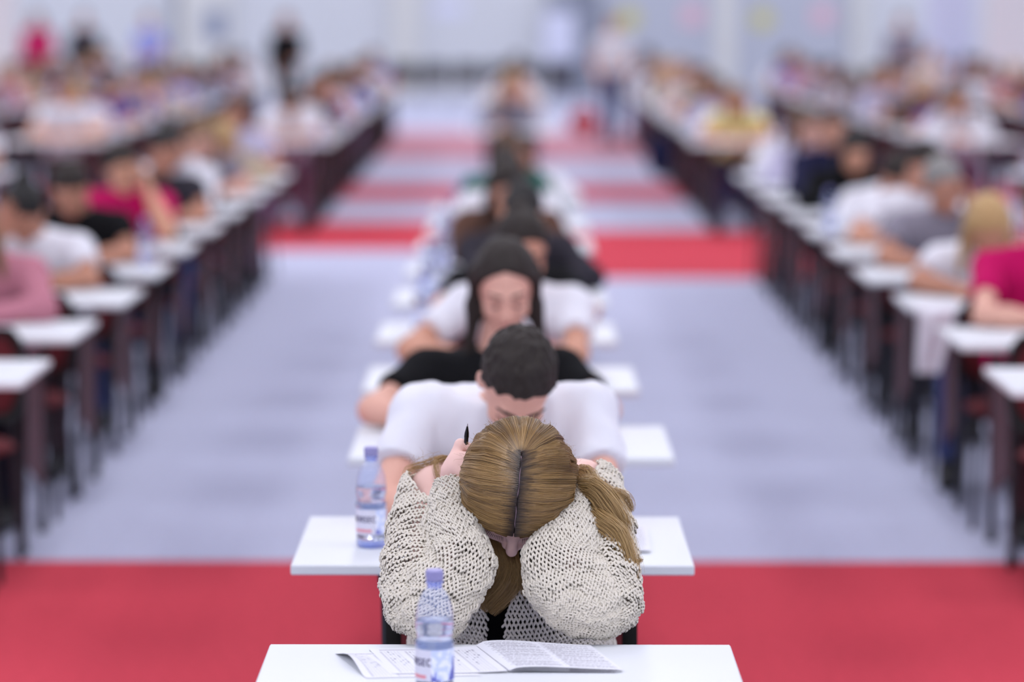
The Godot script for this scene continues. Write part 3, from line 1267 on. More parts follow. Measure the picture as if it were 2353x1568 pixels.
	for a in 2:
		part("shoe", joined([nets(shoe_shapes(j.ankle[a]), 0.012)]), M.shoe, o, off)
	# --- cardigan: real loops of yarn over sleeves and body, skin and black top showing through
	var card := Node3D.new()
	card.name = "cardigan"
	card.set_meta("label", "cream openwork knitted cardigan slipped off the shoulders")
	o.add_child(card, true)
	var pitch := 0.0074
	var high := 0.0060
	var st := stitch_mesh(pitch, high, 0.00212)
	var none := func(_p: Vector3) -> bool: return false
	var V := func(x: float, y: float, z: float) -> Vector3: return Vector3(x, y, z)
	# upper arms, from the slipped shoulder to the elbow
	knit("sleeve", [[Vector3(-0.148, 0.990, -5.80), 0.020, 0.022], [Vector3(-0.150, 0.972, -5.785), 0.046, 0.050], [Vector3(-0.153, 0.940, -5.755), 0.060, 0.066], [Vector3(-0.160, 0.894, -5.68), 0.065, 0.070], [Vector3(-0.164, 0.852, -5.58), 0.066, 0.068], [Vector3(-0.164, 0.818, -5.49), 0.064, 0.060], [Vector3(-0.161, 0.794, -5.440), 0.060, 0.050], [Vector3(-0.157, 0.770, -5.420), 0.044, 0.036], [Vector3(-0.156, 0.755, -5.415), 0.018, 0.016], [Vector3(-0.156, 0.750, -5.415), 0.006, 0.006]], card, off, st, pitch, high, func(p: Vector3) -> bool: return p.z < -5.66 and p.y > 0.982 - (p.x + 0.185) * 0.66, 0.008, 3)
	knit("sleeve", [[Vector3(0.140, 0.998, -5.80), 0.020, 0.022], [Vector3(0.142, 0.978, -5.785), 0.046, 0.050], [Vector3(0.150, 0.944, -5.755), 0.058, 0.066], [Vector3(0.158, 0.896, -5.68), 0.063, 0.070], [Vector3(0.162, 0.852, -5.58), 0.064, 0.068], [Vector3(0.164, 0.818, -5.49), 0.062, 0.060], [Vector3(0.163, 0.794, -5.440), 0.060, 0.050], [Vector3(0.162, 0.770, -5.420), 0.044, 0.036], [Vector3(0.162, 0.755, -5.415), 0.018, 0.016], [Vector3(0.162, 0.750, -5.415), 0.006, 0.006]], card, off, st, pitch, high, func(p: Vector3) -> bool: return p.z < -5.66 and p.y > 0.998 - (0.150 - p.x) * 0.9, 0.009, 8)
	# forearms, from the elbow on the desk up to the cuffs
	knit("sleeve", [[Vector3(-0.156, 0.752, -5.395), 0.008, 0.008], [Vector3(-0.154, 0.764, -5.398), 0.040, 0.034], [Vector3(-0.144, 0.788, -5.412), 0.060, 0.048], [Vector3(-0.122, 0.822, -5.448), 0.066, 0.054], [Vector3(-0.096, 0.860, -5.500), 0.066, 0.056], [Vector3(-0.103, 0.900, -5.555), 0.053, 0.052], [Vector3(-0.108, 0.938, -5.605), 0.045, 0.044], [Vector3(-0.110, 0.972, -5.648), 0.036, 0.034]], card, off, st, pitch, high, none, 0.010, 5)
	knit("sleeve", [[Vector3(0.150, 0.752, -5.400), 0.008, 0.008], [Vector3(0.148, 0.764, -5.403), 0.042, 0.034], [Vector3(0.138, 0.790, -5.418), 0.064, 0.048], [Vector3(0.114, 0.822, -5.452), 0.074, 0.056], [Vector3(0.092, 0.858, -5.500), 0.074, 0.058], [Vector3(0.103, 0.900, -5.556), 0.056, 0.052], [Vector3(0.102, 0.934, -5.602), 0.048, 0.044], [Vector3(0.098, 0.965, -5.638), 0.038, 0.034]], card, off, st, pitch, high, none, 0.007, 6)
	# body with the open front
	var gap := func(p: Vector3) -> bool:
		if p.y > 0.925 + 0.1 * absf(p.x) - (0.03 if p.z > -5.80 else 0.0):
			return true
		if p.z < -5.80:
			return false
		var t := clampf((p.y - 0.74) / 0.21, 0.0, 1.0)
		var xl := lerpf(-0.047, -0.150, t * t)
		var xr := lerpf(-0.012, 0.150, pow(t, 1.3))
		return p.x > xl and p.x < xr
	knit("front_and_back", [[Vector3(0, 0.985, -5.835), 0.150, 0.050], [Vector3(0, 0.93, -5.82), 0.165, 0.095], [Vector3(0, 0.86, -5.79), 0.172, 0.125], [Vector3(0, 0.78, -5.80), 0.178, 0.140], [Vector3(0, 0.70, -5.84), 0.186, 0.145], [Vector3(0, 0.62, -5.88), 0.196, 0.150], [Vector3(0, 0.56, -5.90), 0.200, 0.150]], card, off, st, pitch * 1.08, high * 1.1, gap, 0.006, 7)
	# --- hair
	var r := RandomNumberGenerator.new()
	r.seed = 11
	var hair := Node3D.new()
	hair.name = "hair"
	hair.set_meta("label", "golden blonde hair with dark roots along a centre parting")
	o.add_child(hair, true)
	var ctr := Vector3(0, 0.030, -0.016)
	var rad := Vector3(0.100, 0.106, 0.110)
	var sc := nets([ell(head * ctr, rad * 0.955, head.basis, 0.01), cut(head.basis * Vector3(0, -0.42, 0.90), head * Vector3(0, 0.040, 0.085), 0.01)], 0.006)
	part("under_layer", joined([sc]), M.hair_root, hair, off)
	var pl := Buf.new()
	var part_line := PackedVector3Array()
	var part_rad := PackedFloat32Array()
	for k in 24:
		var f := deg_to_rad(lerpf(-10.0, 72.0, k / 23.0))
		part_line.append(head * (ctr + Vector3(0.0012 * sin(k * 0.9) + 0.0015 * sin(k * 0.35), cos(f) * rad.y * 0.966, sin(f) * rad.z * 0.966)))
		part_rad.append(0.0014)
	pl.tube(part_line, part_rad, 5)
	part("parting", pl.mesh(), M.scalp, hair, off)
	var lump := FastNoiseLite.new()
	lump.seed = 21
	lump.frequency = 1.0
	lump.fractal_octaves = 2
	var root := Color(0.024, 0.015, 0.013)
	var hb := Buf.new()
	for side in [-1.0, 1.0]:
		for cl in 190:
			var f0 := deg_to_rad(lerpf(-14.0, 80.0, (cl + r.randf()) / 190.0))
			var lift := r.randf_range(-0.010, 0.022)
			var tone := clampf(r.randfn(0.30, 0.18), 0.0, 0.8)
			var bend := r.randf_range(-0.22, 0.22)
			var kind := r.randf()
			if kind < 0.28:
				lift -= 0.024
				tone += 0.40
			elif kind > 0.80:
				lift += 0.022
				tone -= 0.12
			var dark_to := r.randf_range(0.06, 0.18)
			for s in 22:
				var f := f0 + r.randfn(0.0, 0.022)
				var tint := blonde(r, tone)
				var up_ := lift + r.randf_range(-0.012, 0.012)
				var start := Vector3(side * r.randf_range(0.006, 0.022), cos(f), sin(f)).normalized()
				var mid := Vector3(side * 0.90, 0.40 * cos(f * 0.96 + bend * 0.5), 0.40 * sin(f * 0.96 + bend * 0.5) + 0.03)
				mid.z -= 0.50 * smoothstep(0.45, -0.25, f)
				var end := Vector3(side * 0.86, -0.45 + 0.1 * bend, -0.22 + 0.3 * sin(f) * 0.4)
				var path := PackedVector3Array()
				for k in 10:
					var t := k / 9.0
					var d := start.lerp(mid, t).lerp(mid.lerp(end, t), t).normalized()
					# the cloth of hair leaves the parting flat, then swells
					var swell := 0.972 + 0.030 * smoothstep(0.0, 0.28, t) + up_ * smoothstep(0.05, 0.4, t) + 0.006 * sin(t * 7.0 + cl) + 0.004 * sin(t * 17.0 + s * 2.3) + 0.075 * lump.get_noise_3dv(d * 2.6) * smoothstep(0.05, 0.5, t)
					path.append(head * (ctr + d * rad * swell))
				strand(hb, path, r.randf_range(0.00024, 0.00048), tint, root, dark_to * r.randf_range(0.7, 1.25))
	for cl in 130:
		var a0 := lerpf(-1.45, 1.45, (cl + r.randf()) / 130.0)
		var lift := r.randf_range(-0.010, 0.035)
		var tone := clampf(r.randfn(0.36, 0.20), 0.0, 0.8)
		for s in 20:
			var a := a0 + r.randfn(0.0, 0.03)
			var tint := blonde(r, tone)
			var f := deg_to_rad(-12.0) + 0.25 * absf(a) * 0.3
			var start := Vector3(sin(a) * 0.03, cos(f), sin(f) - 0.03 * cos(a)).normalized()
			var mid := Vector3(sin(a) * 0.75, 0.50, -0.22 - cos(a) * 0.62)
			var end := Vector3(sin(a) * 0.9, -0.42, -cos(a) * 0.75 - 0.20)
			var up_ := lift + r.randf_range(-0.012, 0.012)
			var path := PackedVector3Array()
			for k in 10:
				var t := k / 9.0
				var d := start.lerp(mid, t).lerp(mid.lerp(end, t), t).normalized()
				var swell := 0.965 + 0.040 * smoothstep(0.0, 0.30, t) + up_ * smoothstep(0.05, 0.4, t) + 0.085 * lump.get_noise_3dv(d * 2.8) * smoothstep(0.05, 0.5, t) + 0.012 * sin(a0 * 23.0) * smoothstep(0.2, 0.6, t)
				path.append(head * (ctr + d * rad * swell))
			strand(hb, path, r.randf_range(0.00024, 0.00048), tint, root, r.randf_range(0.05, 0.12))
	# loose single hairs standing off the crown
	for s in 130:
		var a := r.randf_range(-1.9, 1.9)
		var d0 := Vector3(sin(a) * 0.9, r.randf_range(0.0, 0.6), -cos(a) * 0.8).normalized()
		var p := head * (ctr + d0 * rad)
		var out := (head.basis * d0 + Vector3(r.randfn(0, 0.8), r.randfn(0.2, 0.6), r.randfn(0, 0.6))).normalized()
		var path := PackedVector3Array()
		for k in 6:
			var t := k / 5.0
			path.append(p + out * (t * r.randf_range(0.012, 0.03)) + Vector3(0, -0.01 * t * t, 0))
		strand(hb, path, 0.00022, blonde(r, 0.1))
	part("crown_hair", hb.mesh(), M.hair_strands, hair, off)
	# the tail that has come loose over her left shoulder, in curls
	var lb := Buf.new()
	lock(lb, r, [V.call(0.085, 0.985, -5.66), V.call(0.118, 0.972, -5.625), V.call(0.150, 0.974, -5.595), V.call(0.180, 0.956, -5.575), V.call(0.190, 0.928, -5.565), V.call(0.176, 0.910, -5.565)], 0.023, 728, 0.00)
	lock(lb, r, [V.call(0.095, 0.975, -5.65), V.call(0.122, 0.955, -5.61), V.call(0.124, 0.930, -5.580), V.call(0.146, 0.914, -5.555), V.call(0.180, 0.904, -5.535), V.call(0.201, 0.880, -5.515), V.call(0.205, 0.852, -5.505), V.call(0.194, 0.838, -5.500)], 0.026, 1064, 0.00)
	lock(lb, r, [V.call(0.108, 0.960, -5.64), V.call(0.128, 0.928, -5.60), V.call(0.140, 0.900, -5.568), V.call(0.165, 0.886, -5.545), V.call(0.185, 0.866, -5.520), V.call(0.192, 0.844, -5.505), V.call(0.209, 0.836, -5.495)], 0.022, 784, 0.16)
	lock(lb, r, [V.call(0.115, 0.945, -5.63), V.call(0.132, 0.908, -5.59), V.call(0.148, 0.878, -5.560), V.call(0.166, 0.858, -5.535), V.call(0.184, 0.848, -5.515), V.call(0.209, 0.838, -5.498)], 0.020, 644, 0.33)
	lock(lb, r, [V.call(0.110, 0.976, -5.63), V.call(0.145, 0.983, -5.600), V.call(0.174, 0.982, -5.590), V.call(0.200, 0.968, -5.590), V.call(0.218, 0.942, -5.600)], 0.010, 210, 0.00, 14, 2.2)
	lock(lb, r, [V.call(0.165, 0.874, -5.53), V.call(0.195, 0.866, -5.520), V.call(0.220, 0.868, -5.520), V.call(0.233, 0.866, -5.520)], 0.004, 70, 0.00, 12, 2.0)
	lock(lb, r, [V.call(0.150, 0.862, -5.535), V.call(0.172, 0.850, -5.515), V.call(0.195, 0.842, -5.500), V.call(0.212, 0.834, -5.492)], 0.008, 168, 0.00, 12, 1.6)
	lock(lb, r, [V.call(0.10, 0.992, -5.69), V.call(0.126, 0.996, -5.665), V.call(0.138, 0.980, -5.635), V.call(0.130, 0.957, -5.610)], 0.016, 308, 0.00)
	part("loose_tail", lb.mesh(), M.hair_strands, hair, off)
	# hair hanging between the forearms, under the face
	var fb := Buf.new()
	lock(fb, r, [V.call(-0.030, 0.93, -5.665), V.call(-0.024, 0.885, -5.640), V.call(-0.020, 0.840, -5.618), V.call(-0.028, 0.795, -5.605), V.call(-0.052, 0.760, -5.602)], 0.017, 739, 0.22)
	lock(fb, r, [V.call(-0.010, 0.92, -5.665), V.call(-0.004, 0.870, -5.640), V.call(0.000, 0.830, -5.622), V.call(-0.012, 0.790, -5.612), V.call(-0.036, 0.752, -5.606)], 0.014, 582, 0.25)
	lock(fb, r, [V.call(0.010, 0.90, -5.660), V.call(0.006, 0.855, -5.632), V.call(0.014, 0.820, -5.618), V.call(0.026, 0.798, -5.612), V.call(0.036, 0.792, -5.612)], 0.009, 268, 0.15)
	lock(fb, r, [V.call(-0.045, 0.91, -5.665), V.call(-0.040, 0.870, -5.640), V.call(-0.044, 0.835, -5.625), V.call(-0.040, 0.80, -5.612), V.call(-0.050, 0.775, -5.605)], 0.009, 268, 0.25)
	part("hanging_locks", fb.mesh(), M.hair_strands, hair, off)
	# thin strands drawn over the bare shoulder
	var wb := Buf.new()
	lock(wb, r, [V.call(-0.085, 1.000, -5.74), V.call(-0.115, 1.004, -5.765), V.call(-0.145, 1.004, -5.775), V.call(-0.180, 0.992, -5.778), V.call(-0.196, 0.976, -5.775)], 0.009, 72, 0.0, 14, 1.6)
	lock(wb, r, [V.call(-0.115, 1.014, -5.765), V.call(-0.140, 1.012, -5.750), V.call(-0.132, 0.985, -5.722), V.call(-0.112, 0.962, -5.700), V.call(-0.098, 0.940, -5.685)], 0.006, 36, 0.0, 14, 1.6)
	lock(wb, r, [V.call(-0.092, 1.008, -5.745), V.call(-0.104, 1.004, -5.735), V.call(-0.100, 0.975, -5.705), V.call(-0.092, 0.945, -5.685)], 0.009, 54, 0.05, 14, 1.0)
	for s in 26:
		var p := Vector3(r.randf_range(-0.19, -0.11), 1.004, -5.77)
		var q := p + Vector3(r.randfn(-0.01, 0.025), r.randf_range(0.005, 0.028), r.randfn(0, 0.01))
		strand(wb, PackedVector3Array([p, (p + q) * 0.5 + Vector3(0.004, 0.006, 0), q]), 0.0002, blonde(r, 0.0))
	part("shoulder_strands", wb.mesh(), M.hair_strands, hair, off)
	# --- pen and ring
	var tip := Vector3(-0.0800, 1.0930, -5.652)
	var axis := Vector3(-0.075, -0.93, -0.22).normalized()
	var pen := thing("ballpoint_pen", "black ballpoint pen sticking up from the hand beside the blonde hair", "pen", tip + axis * 0.07)
	var po := -(tip + axis * 0.07)
	var pb := Buf.new()
	pb.tube(PackedVector3Array([tip + axis * 0.005, tip + axis * 0.018, tip + axis * 0.026]), PackedFloat32Array([0.0014, 0.0040, 0.0045]), 12)
	part("grip_cone", pb.mesh(), M.pen_black, pen, po)
	pb = Buf.new()
	pb.tube(PackedVector3Array([tip + axis * 0.026, tip + axis * 0.14]), PackedFloat32Array([0.0045, 0.0045]), 6)
	part("barrel", pb.mesh(), M.pen_clear, pen, po)
	pb = Buf.new()
	pb.tube(PackedVector3Array([tip, tip + axis * 0.002, tip + axis * 0.006]), PackedFloat32Array([0.0004, 0.0008, 0.0012]), 8)
	part("point", pb.mesh(), M.steel, pen, po)
	var fa := w0 + Vector3(0.010, 0.062, -0.002)
	var fb2 := w0 + Vector3(0.046, 0.088, -0.004)
	var fd := (fb2 - fa).normalized()
	var rc := fa.lerp(fb2, 0.26)
	var ring := thing("finger_ring", "thin silver ring set with small dark stones on a finger in the hair", "ring", rc)
	var rt := Buf.new()
	var rp := PackedVector3Array()
	var rr := PackedFloat32Array()
	var e1 := fd.cross(Vector3.BACK).normalized()
	var e2 := fd.cross(e1)
	for k in 25:
		var g := TAU * k / 24.0
		rp.append((e1 * cos(g) + e2 * sin(g)) * 0.0116)
		rr.append(0.0012)
	rt.tube(rp, rr, 8, PackedColorArray(), false)
	part("band", rt.mesh(), M.steel, ring)
	for k in 5:
		var g := (k - 2) * 0.32
		var dir := (Vector3.BACK - fd * fd.z).normalized()
		var d2 := dir * cos(g) + fd.cross(dir) * sin(g)
		var sb := Buf.new()
		sb.box(d2 * 0.0128, Vector3(0.0028, 0.0026, 0.0028), 0.0007, Basis(fd, d2, fd.cross(d2)))
		part("stone", sb.mesh(), M.stone_dark if k % 2 else M.steel, ring)


# ------------------------------------------------------------------ materials
func make_materials() -> void:
	var carpet := func(r: float, g: float, b: float) -> StandardMaterial3D:
		var m := mat(r, g, b, 0.95, {"metallic_specular": 0.2})
		m.albedo_texture = noise_tex(0.05, Color(0.90, 0.90, 0.90), Color(1, 1, 1), 512, 5, 4)
		m.uv1_triplanar = true
		m.uv1_world_triplanar = true
		m.uv1_scale = Vector3(0.9, 0.9, 0.9)
		return m
	M.carpet_grey = carpet.call(0.75, 0.76, 0.855)
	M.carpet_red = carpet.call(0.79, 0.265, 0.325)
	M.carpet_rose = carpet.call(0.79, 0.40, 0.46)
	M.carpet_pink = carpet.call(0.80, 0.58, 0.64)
	M.wall = mat(0.80, 0.81, 0.83, 0.85)
	M.wall_white = mat(0.88, 0.86, 0.87, 0.8)
	M.wall_grey = mat(0.70, 0.715, 0.76, 0.8)
	M.trim = mat(0.40, 0.41, 0.46, 0.7)
	M.trim_pale = mat(0.82, 0.82, 0.81, 0.7)
	M.ceiling = mat(0.75, 0.76, 0.78, 0.9)
	M.door = mat(0.52, 0.54, 0.60, 0.6)
	M.poster = mat(0.83, 0.84, 0.92, 0.7)
	M.poster_grey = mat(0.55, 0.58, 0.66, 0.7)
	M.sign_yellow = mat(0.78, 0.76, 0.48, 0.6)
	M.sign_pink = mat(0.86, 0.70, 0.75, 0.6)
	M.laminate = mat(0.835, 0.845, 0.865, 0.5, {"metallic_specular": 0.35})
	M.black_metal = mat(0.13, 0.13, 0.145, 0.35)
	M.rubber = mat(0.06, 0.06, 0.065, 0.8)
	M.black_plastic = mat(0.07, 0.07, 0.075, 0.5)
	M.maroon = mat(0.30, 0.10, 0.125, 0.55)
	M.maroon_cloth = mat(0.34, 0.10, 0.125, 0.9)
	M.black_cloth = cloth(0.075, 0.072, 0.078)
	M.lace = cloth(0.11, 0.12, 0.11)
	M.shoe = mat(0.12, 0.12, 0.13, 0.6)
	M.lash = mat(0.10, 0.075, 0.07, 0.7)
	M.lips = mat(0.72, 0.42, 0.42, 0.5)
	M.skin_fair = mat(0.90, 0.74, 0.70, 0.55)
	M.skin = [mat(0.85, 0.65, 0.58, 0.6), mat(0.78, 0.57, 0.48, 0.6), mat(0.83, 0.61, 0.50, 0.6), mat(0.72, 0.51, 0.42, 0.6)]
	M.hair = {"dark brown": mat(0.15, 0.12, 0.105, 0.65), "black": mat(0.10, 0.095, 0.095, 0.6), "brown": mat(0.33, 0.24, 0.18, 0.6), "light brown": mat(0.50, 0.39, 0.29, 0.6), "blonde": mat(0.70, 0.57, 0.39, 0.6), "grey": mat(0.52, 0.51, 0.50, 0.6)}
	M.hair_fair = mat(0.50, 0.36, 0.22, 0.6)
	M.hair_root = mat(0.15, 0.11, 0.09, 0.6)
	M.hair_strands = mat(1, 1, 1, 0.36, {"vertex_color_use_as_albedo": true, "metallic_specular": 0.52})
	M.scalp = mat(0.55, 0.46, 0.50, 0.7)
	M.yarn = mat(0.825, 0.795, 0.745, 0.9, {"rim_enabled": true, "rim": 0.5, "rim_tint": 0.3, "metallic_specular": 0.2})
	M.pen_black = mat(0.04, 0.04, 0.045, 0.3)
	M.pen_clear = mat(0.09, 0.09, 0.10, 0.15)
	M.steel = mat(0.75, 0.75, 0.76, 0.25, {"metallic": 1.0})
	M.stone_dark = mat(0.10, 0.10, 0.12, 0.1)
	M.pet = mat(0.66, 0.76, 1.0, 0.12, {"transparency": BaseMaterial3D.TRANSPARENCY_ALPHA, "metallic_specular": 0.6})
	M.pet.albedo_color.a = 0.14
	M.pet.normal_enabled = true
	var nt := noise_tex(0.055, Color.BLACK, Color.WHITE, 512, 2, 9)
	nt.color_ramp = null
	nt.as_normal_map = true
	nt.bump_strength = 6.0
	M.pet.normal_texture = nt
	M.pet.normal_scale = 0.5
	M.pet.uv1_scale = Vector3(2, 2, 2)
	M.blue_pet = mat(0.20, 0.42, 0.95, 0.15, {"transparency": BaseMaterial3D.TRANSPARENCY_ALPHA})
	M.blue_pet.albedo_color.a = 0.32
	M.water = mat(0.97, 0.98, 1.0, 0.02, {"refraction_enabled": true, "refraction_scale": 0.033})
	M.water.albedo_color.a = 0.0
	M.cap = mat(0.60, 0.58, 0.76, 0.5)
	M.label = mat(1, 1, 1, 0.4)
	M.label.albedo_texture = label_print()
	M.label_ink = mat(0.16, 0.10, 0.32, 0.5)
	M.page_text = page_material(21, "text")
	M.page_text2 = page_material(33, "text")
	M.page_grid = page_material(5, "grid")
	M.paper = mat(0.86, 0.86, 0.89, 0.75)
	M.lamp_body = mat(0.6, 0.6, 0.62, 0.5)
	M.lamp_glow = mat(1, 1, 1, 0.5, {"emission_enabled": true, "emission": Color(0.975, 0.98, 1.0), "emission_energy_multiplier": 2.5})
	M.top = {
		"white": cloth(0.865, 0.86, 0.89), "pale lilac": cloth(0.74, 0.72, 0.82), "black": cloth(0.075, 0.075, 0.085), "charcoal": cloth(0.20, 0.19, 0.22), "navy": cloth(0.13, 0.13, 0.24),
		"grey": cloth(0.52, 0.50, 0.55), "dusty pink": cloth(0.72, 0.47, 0.53), "magenta": cloth(0.74, 0.07, 0.36), "red": cloth(0.70, 0.08, 0.11), "beige": cloth(0.74, 0.67, 0.58),
		"purple": cloth(0.36, 0.26, 0.58), "dark green": cloth(0.16, 0.36, 0.32), "light blue": cloth(0.58, 0.62, 0.86), "salmon": cloth(0.83, 0.56, 0.54), "brown": cloth(0.36, 0.26, 0.22), "pale yellow": cloth(0.87, 0.82, 0.55),
	}
	M.jeans = cloth(0.27, 0.31, 0.48)
	M.trousers = [cloth(0.10, 0.10, 0.12), M.jeans, cloth(0.16, 0.16, 0.20), cloth(0.30, 0.20, 0.22), cloth(0.62, 0.48, 0.62)]


# ------------------------------------------------------------------ the whole
func _ready() -> void:
	rng.seed = 7
	wrinkle.seed = 3
	wrinkle.frequency = 1.0
	wrinkle.fractal_octaves = 2
	# camera: a long lens, wide open, focused on the first candidate's head
	var lens := CameraAttributesPhysical.new()
	lens.frustum_focal_length = 111.12
	lens.frustum_focus_distance = 5.60
	lens.frustum_near = 0.1
	lens.frustum_far = 200.0
	lens.exposure_aperture = 1.8
	var cam := Camera3D.new()
	cam.name = "camera"
	add_child(cam)
	cam.attributes = lens
	cam.fov = rad_to_deg(2.0 * atan(784.0 / 7260.0))
	cam.position = Vector3(0, 1.847, 0)
	cam.rotation = Vector3(deg_to_rad(-6.099), 0, deg_to_rad(0.07))
	cam.current = true
	# surroundings: a closed hall, so no sky
	var env := Environment.new()
	env.background_mode = Environment.BG_COLOR
	env.background_color = Color(0, 0, 0)
	env.tonemap_mode = Environment.TONE_MAPPER_LINEAR
	env.tonemap_exposure = 0.63
	env.sdfgi_enabled = true
	env.ssao_enabled = true
	env.ssil_enabled = true
	var we := WorldEnvironment.new()
	we.environment = env
	add_child(we)
	make_materials()
	# lamps: long high-bay panels under the roof, in rows down the hall
	var body := box_mesh(Vector3(1.8, 0.12, 6.2), 0.02)
	var glow := box_mesh(Vector3(1.6, 0.02, 6.0), 0.004)
	for xi in 5:
		for zi in 9:
			var at := Vector3((xi - 2) * 8.0, 8.80, 30.0 - zi * 11.0)
			var t := thing("ceiling_lamp", "long white lamp panel under the hall roof", "lamp", at, 0.0, "lamp panels under the roof")
			part("housing", body, M.lamp_body, t, Vector3(0, 0.10, 0))
			part("lamp_panel", glow, M.lamp_glow, t, Vector3(0, 0.03, 0))
			part("suspension", box_mesh(Vector3(0.06, 0.06, 0.06), 0.01), M.lamp_body, t, Vector3(0, 0.17, 0))
			var a := AreaLight3D.new()
			a.name = "area_light"
			a.area_size = Vector2(1.6, 6.0)
			a.area_normalize_energy = true
			a.light_color = Color(0.975, 0.98, 1.0)
			a.light_energy = 46.0
			a.area_range = 80.0
			a.shadow_enabled = true
			t.add_child(a)
			a.rotation.x = -PI / 2.0
			a.position = Vector3(0, 0.0, 0)

	# --- the hall
	var far := 62.0
	var ground := struct("floor", box_mesh(Vector3(42.0, 0.3, 99.0), 0.0, Vector3(0, -0.15, -13.0)), M.carpet_grey)
	struct("ceiling", box_mesh(Vector3(42.0, 0.3, 99.0), 0.0, Vector3(0, 9.15, -13.0)), M.ceiling)
	struct("wall_left", box_mesh(Vector3(0.3, 9.0, 99.0), 0.0, Vector3(-20.85, 4.5, -13.0)), M.wall)
	struct("wall_right", box_mesh(Vector3(0.3, 9.0, 99.0), 0.0, Vector3(20.85, 4.5, -13.0)), M.wall)
	struct("wall_back", box_mesh(Vector3(41.4, 9.0, 0.3), 0.0, Vector3(0, 4.5, -far - 0.15)), M.wall)
	struct("wall_front", box_mesh(Vector3(41.4, 9.0, 0.3), 0.0, Vector3(0, 4.5, 36.35)), M.wall)
	# red and pink runners let into the grey carpet
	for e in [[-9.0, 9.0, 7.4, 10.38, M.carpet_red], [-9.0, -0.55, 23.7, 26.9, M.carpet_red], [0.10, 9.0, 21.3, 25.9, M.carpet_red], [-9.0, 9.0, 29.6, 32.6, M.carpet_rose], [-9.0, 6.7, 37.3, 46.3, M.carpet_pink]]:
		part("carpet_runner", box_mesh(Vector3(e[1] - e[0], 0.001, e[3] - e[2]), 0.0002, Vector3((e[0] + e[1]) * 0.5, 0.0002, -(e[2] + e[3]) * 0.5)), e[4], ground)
	build_back_wall(far)

	# --- library of sitting figures
	var styles := ["short", "long", "bun", "tail"]
	var both := ["short", "long"]
	var figs := {
		"writing": figure(pose(0.45, 0.80, 0.0, 0.0, ["rest", "write"]), 0.018, 0.008, 0.006, styles, both),
		"leaning on one hand": figure(pose(0.40, 0.55, 0.18, 0.22, ["write", "cheek"]), 0.018, 0.008, 0.006, styles, both),
		"resting a brow on one hand": figure(pose(0.50, 0.85, -0.1, -0.10, ["brow", "rest"]), 0.018, 0.008, 0.006, styles, both),
		"sitting upright": figure(pose(0.20, 0.35, -0.2, 0.0, ["rest", "rest"]), 0.018, 0.008, 0.006, styles, both),
		"bent low over the paper": figure(pose(0.62, 1.0, 0.1, 0.05, ["write", "rest"]), 0.018, 0.008, 0.006, styles, both),
		"turned aside": figure(pose(0.35, 0.50, 0.55, 0.0, ["rest", "write"], 0.03), 0.018, 0.008, 0.006, styles, both),
	}

	# --- prototypes
	var desk0 := make_desk()
	var chair0 := make_chair()
	var sheet0 := make_sheet()
	var bottle0 := make_bottle(0.125)
	proto = {"desk": desk0, "chair": chair0, "sheet": sheet0, "bottle": bottle0}

	# --- first desk
	place("desk", Vector3(-0.020, 0, -5.10), 0.0, "white exam desk with the open booklet and the blonde candidate's elbows on it", "")
	place("chair", Vector3(0.0, 0, -5.87), 0.0, "chair with a bowed black back behind the cream cardigan", "")
	place("bottle", Vector3(-0.1235, DESK, -4.985), 0.0, "part-full water bottle with lilac cap standing before the cream sleeve", "")
	first_candidate()
	first_papers()
	middle_column(figs)
	# --- columns on both sides and the block behind the cross aisle
	side_columns(figs)
	standing_people()
	odds_and_ends()


# the first call moves the thing built first, later calls add copies of it
func place(kind: String, at: Vector3, turn: float, label: String, group := "") -> Node3D:
	var c: Node3D = proto[kind]
	if used.has(kind):
		c = dup(c, at, turn, label)
	used[kind] = true
	c.position = at
	c.rotation.y = turn
	c.set_meta("label", label)
	if group != "":
		c.set_meta("group", group)
	elif c.has_meta("group"):
		c.remove_meta("group")
	return c


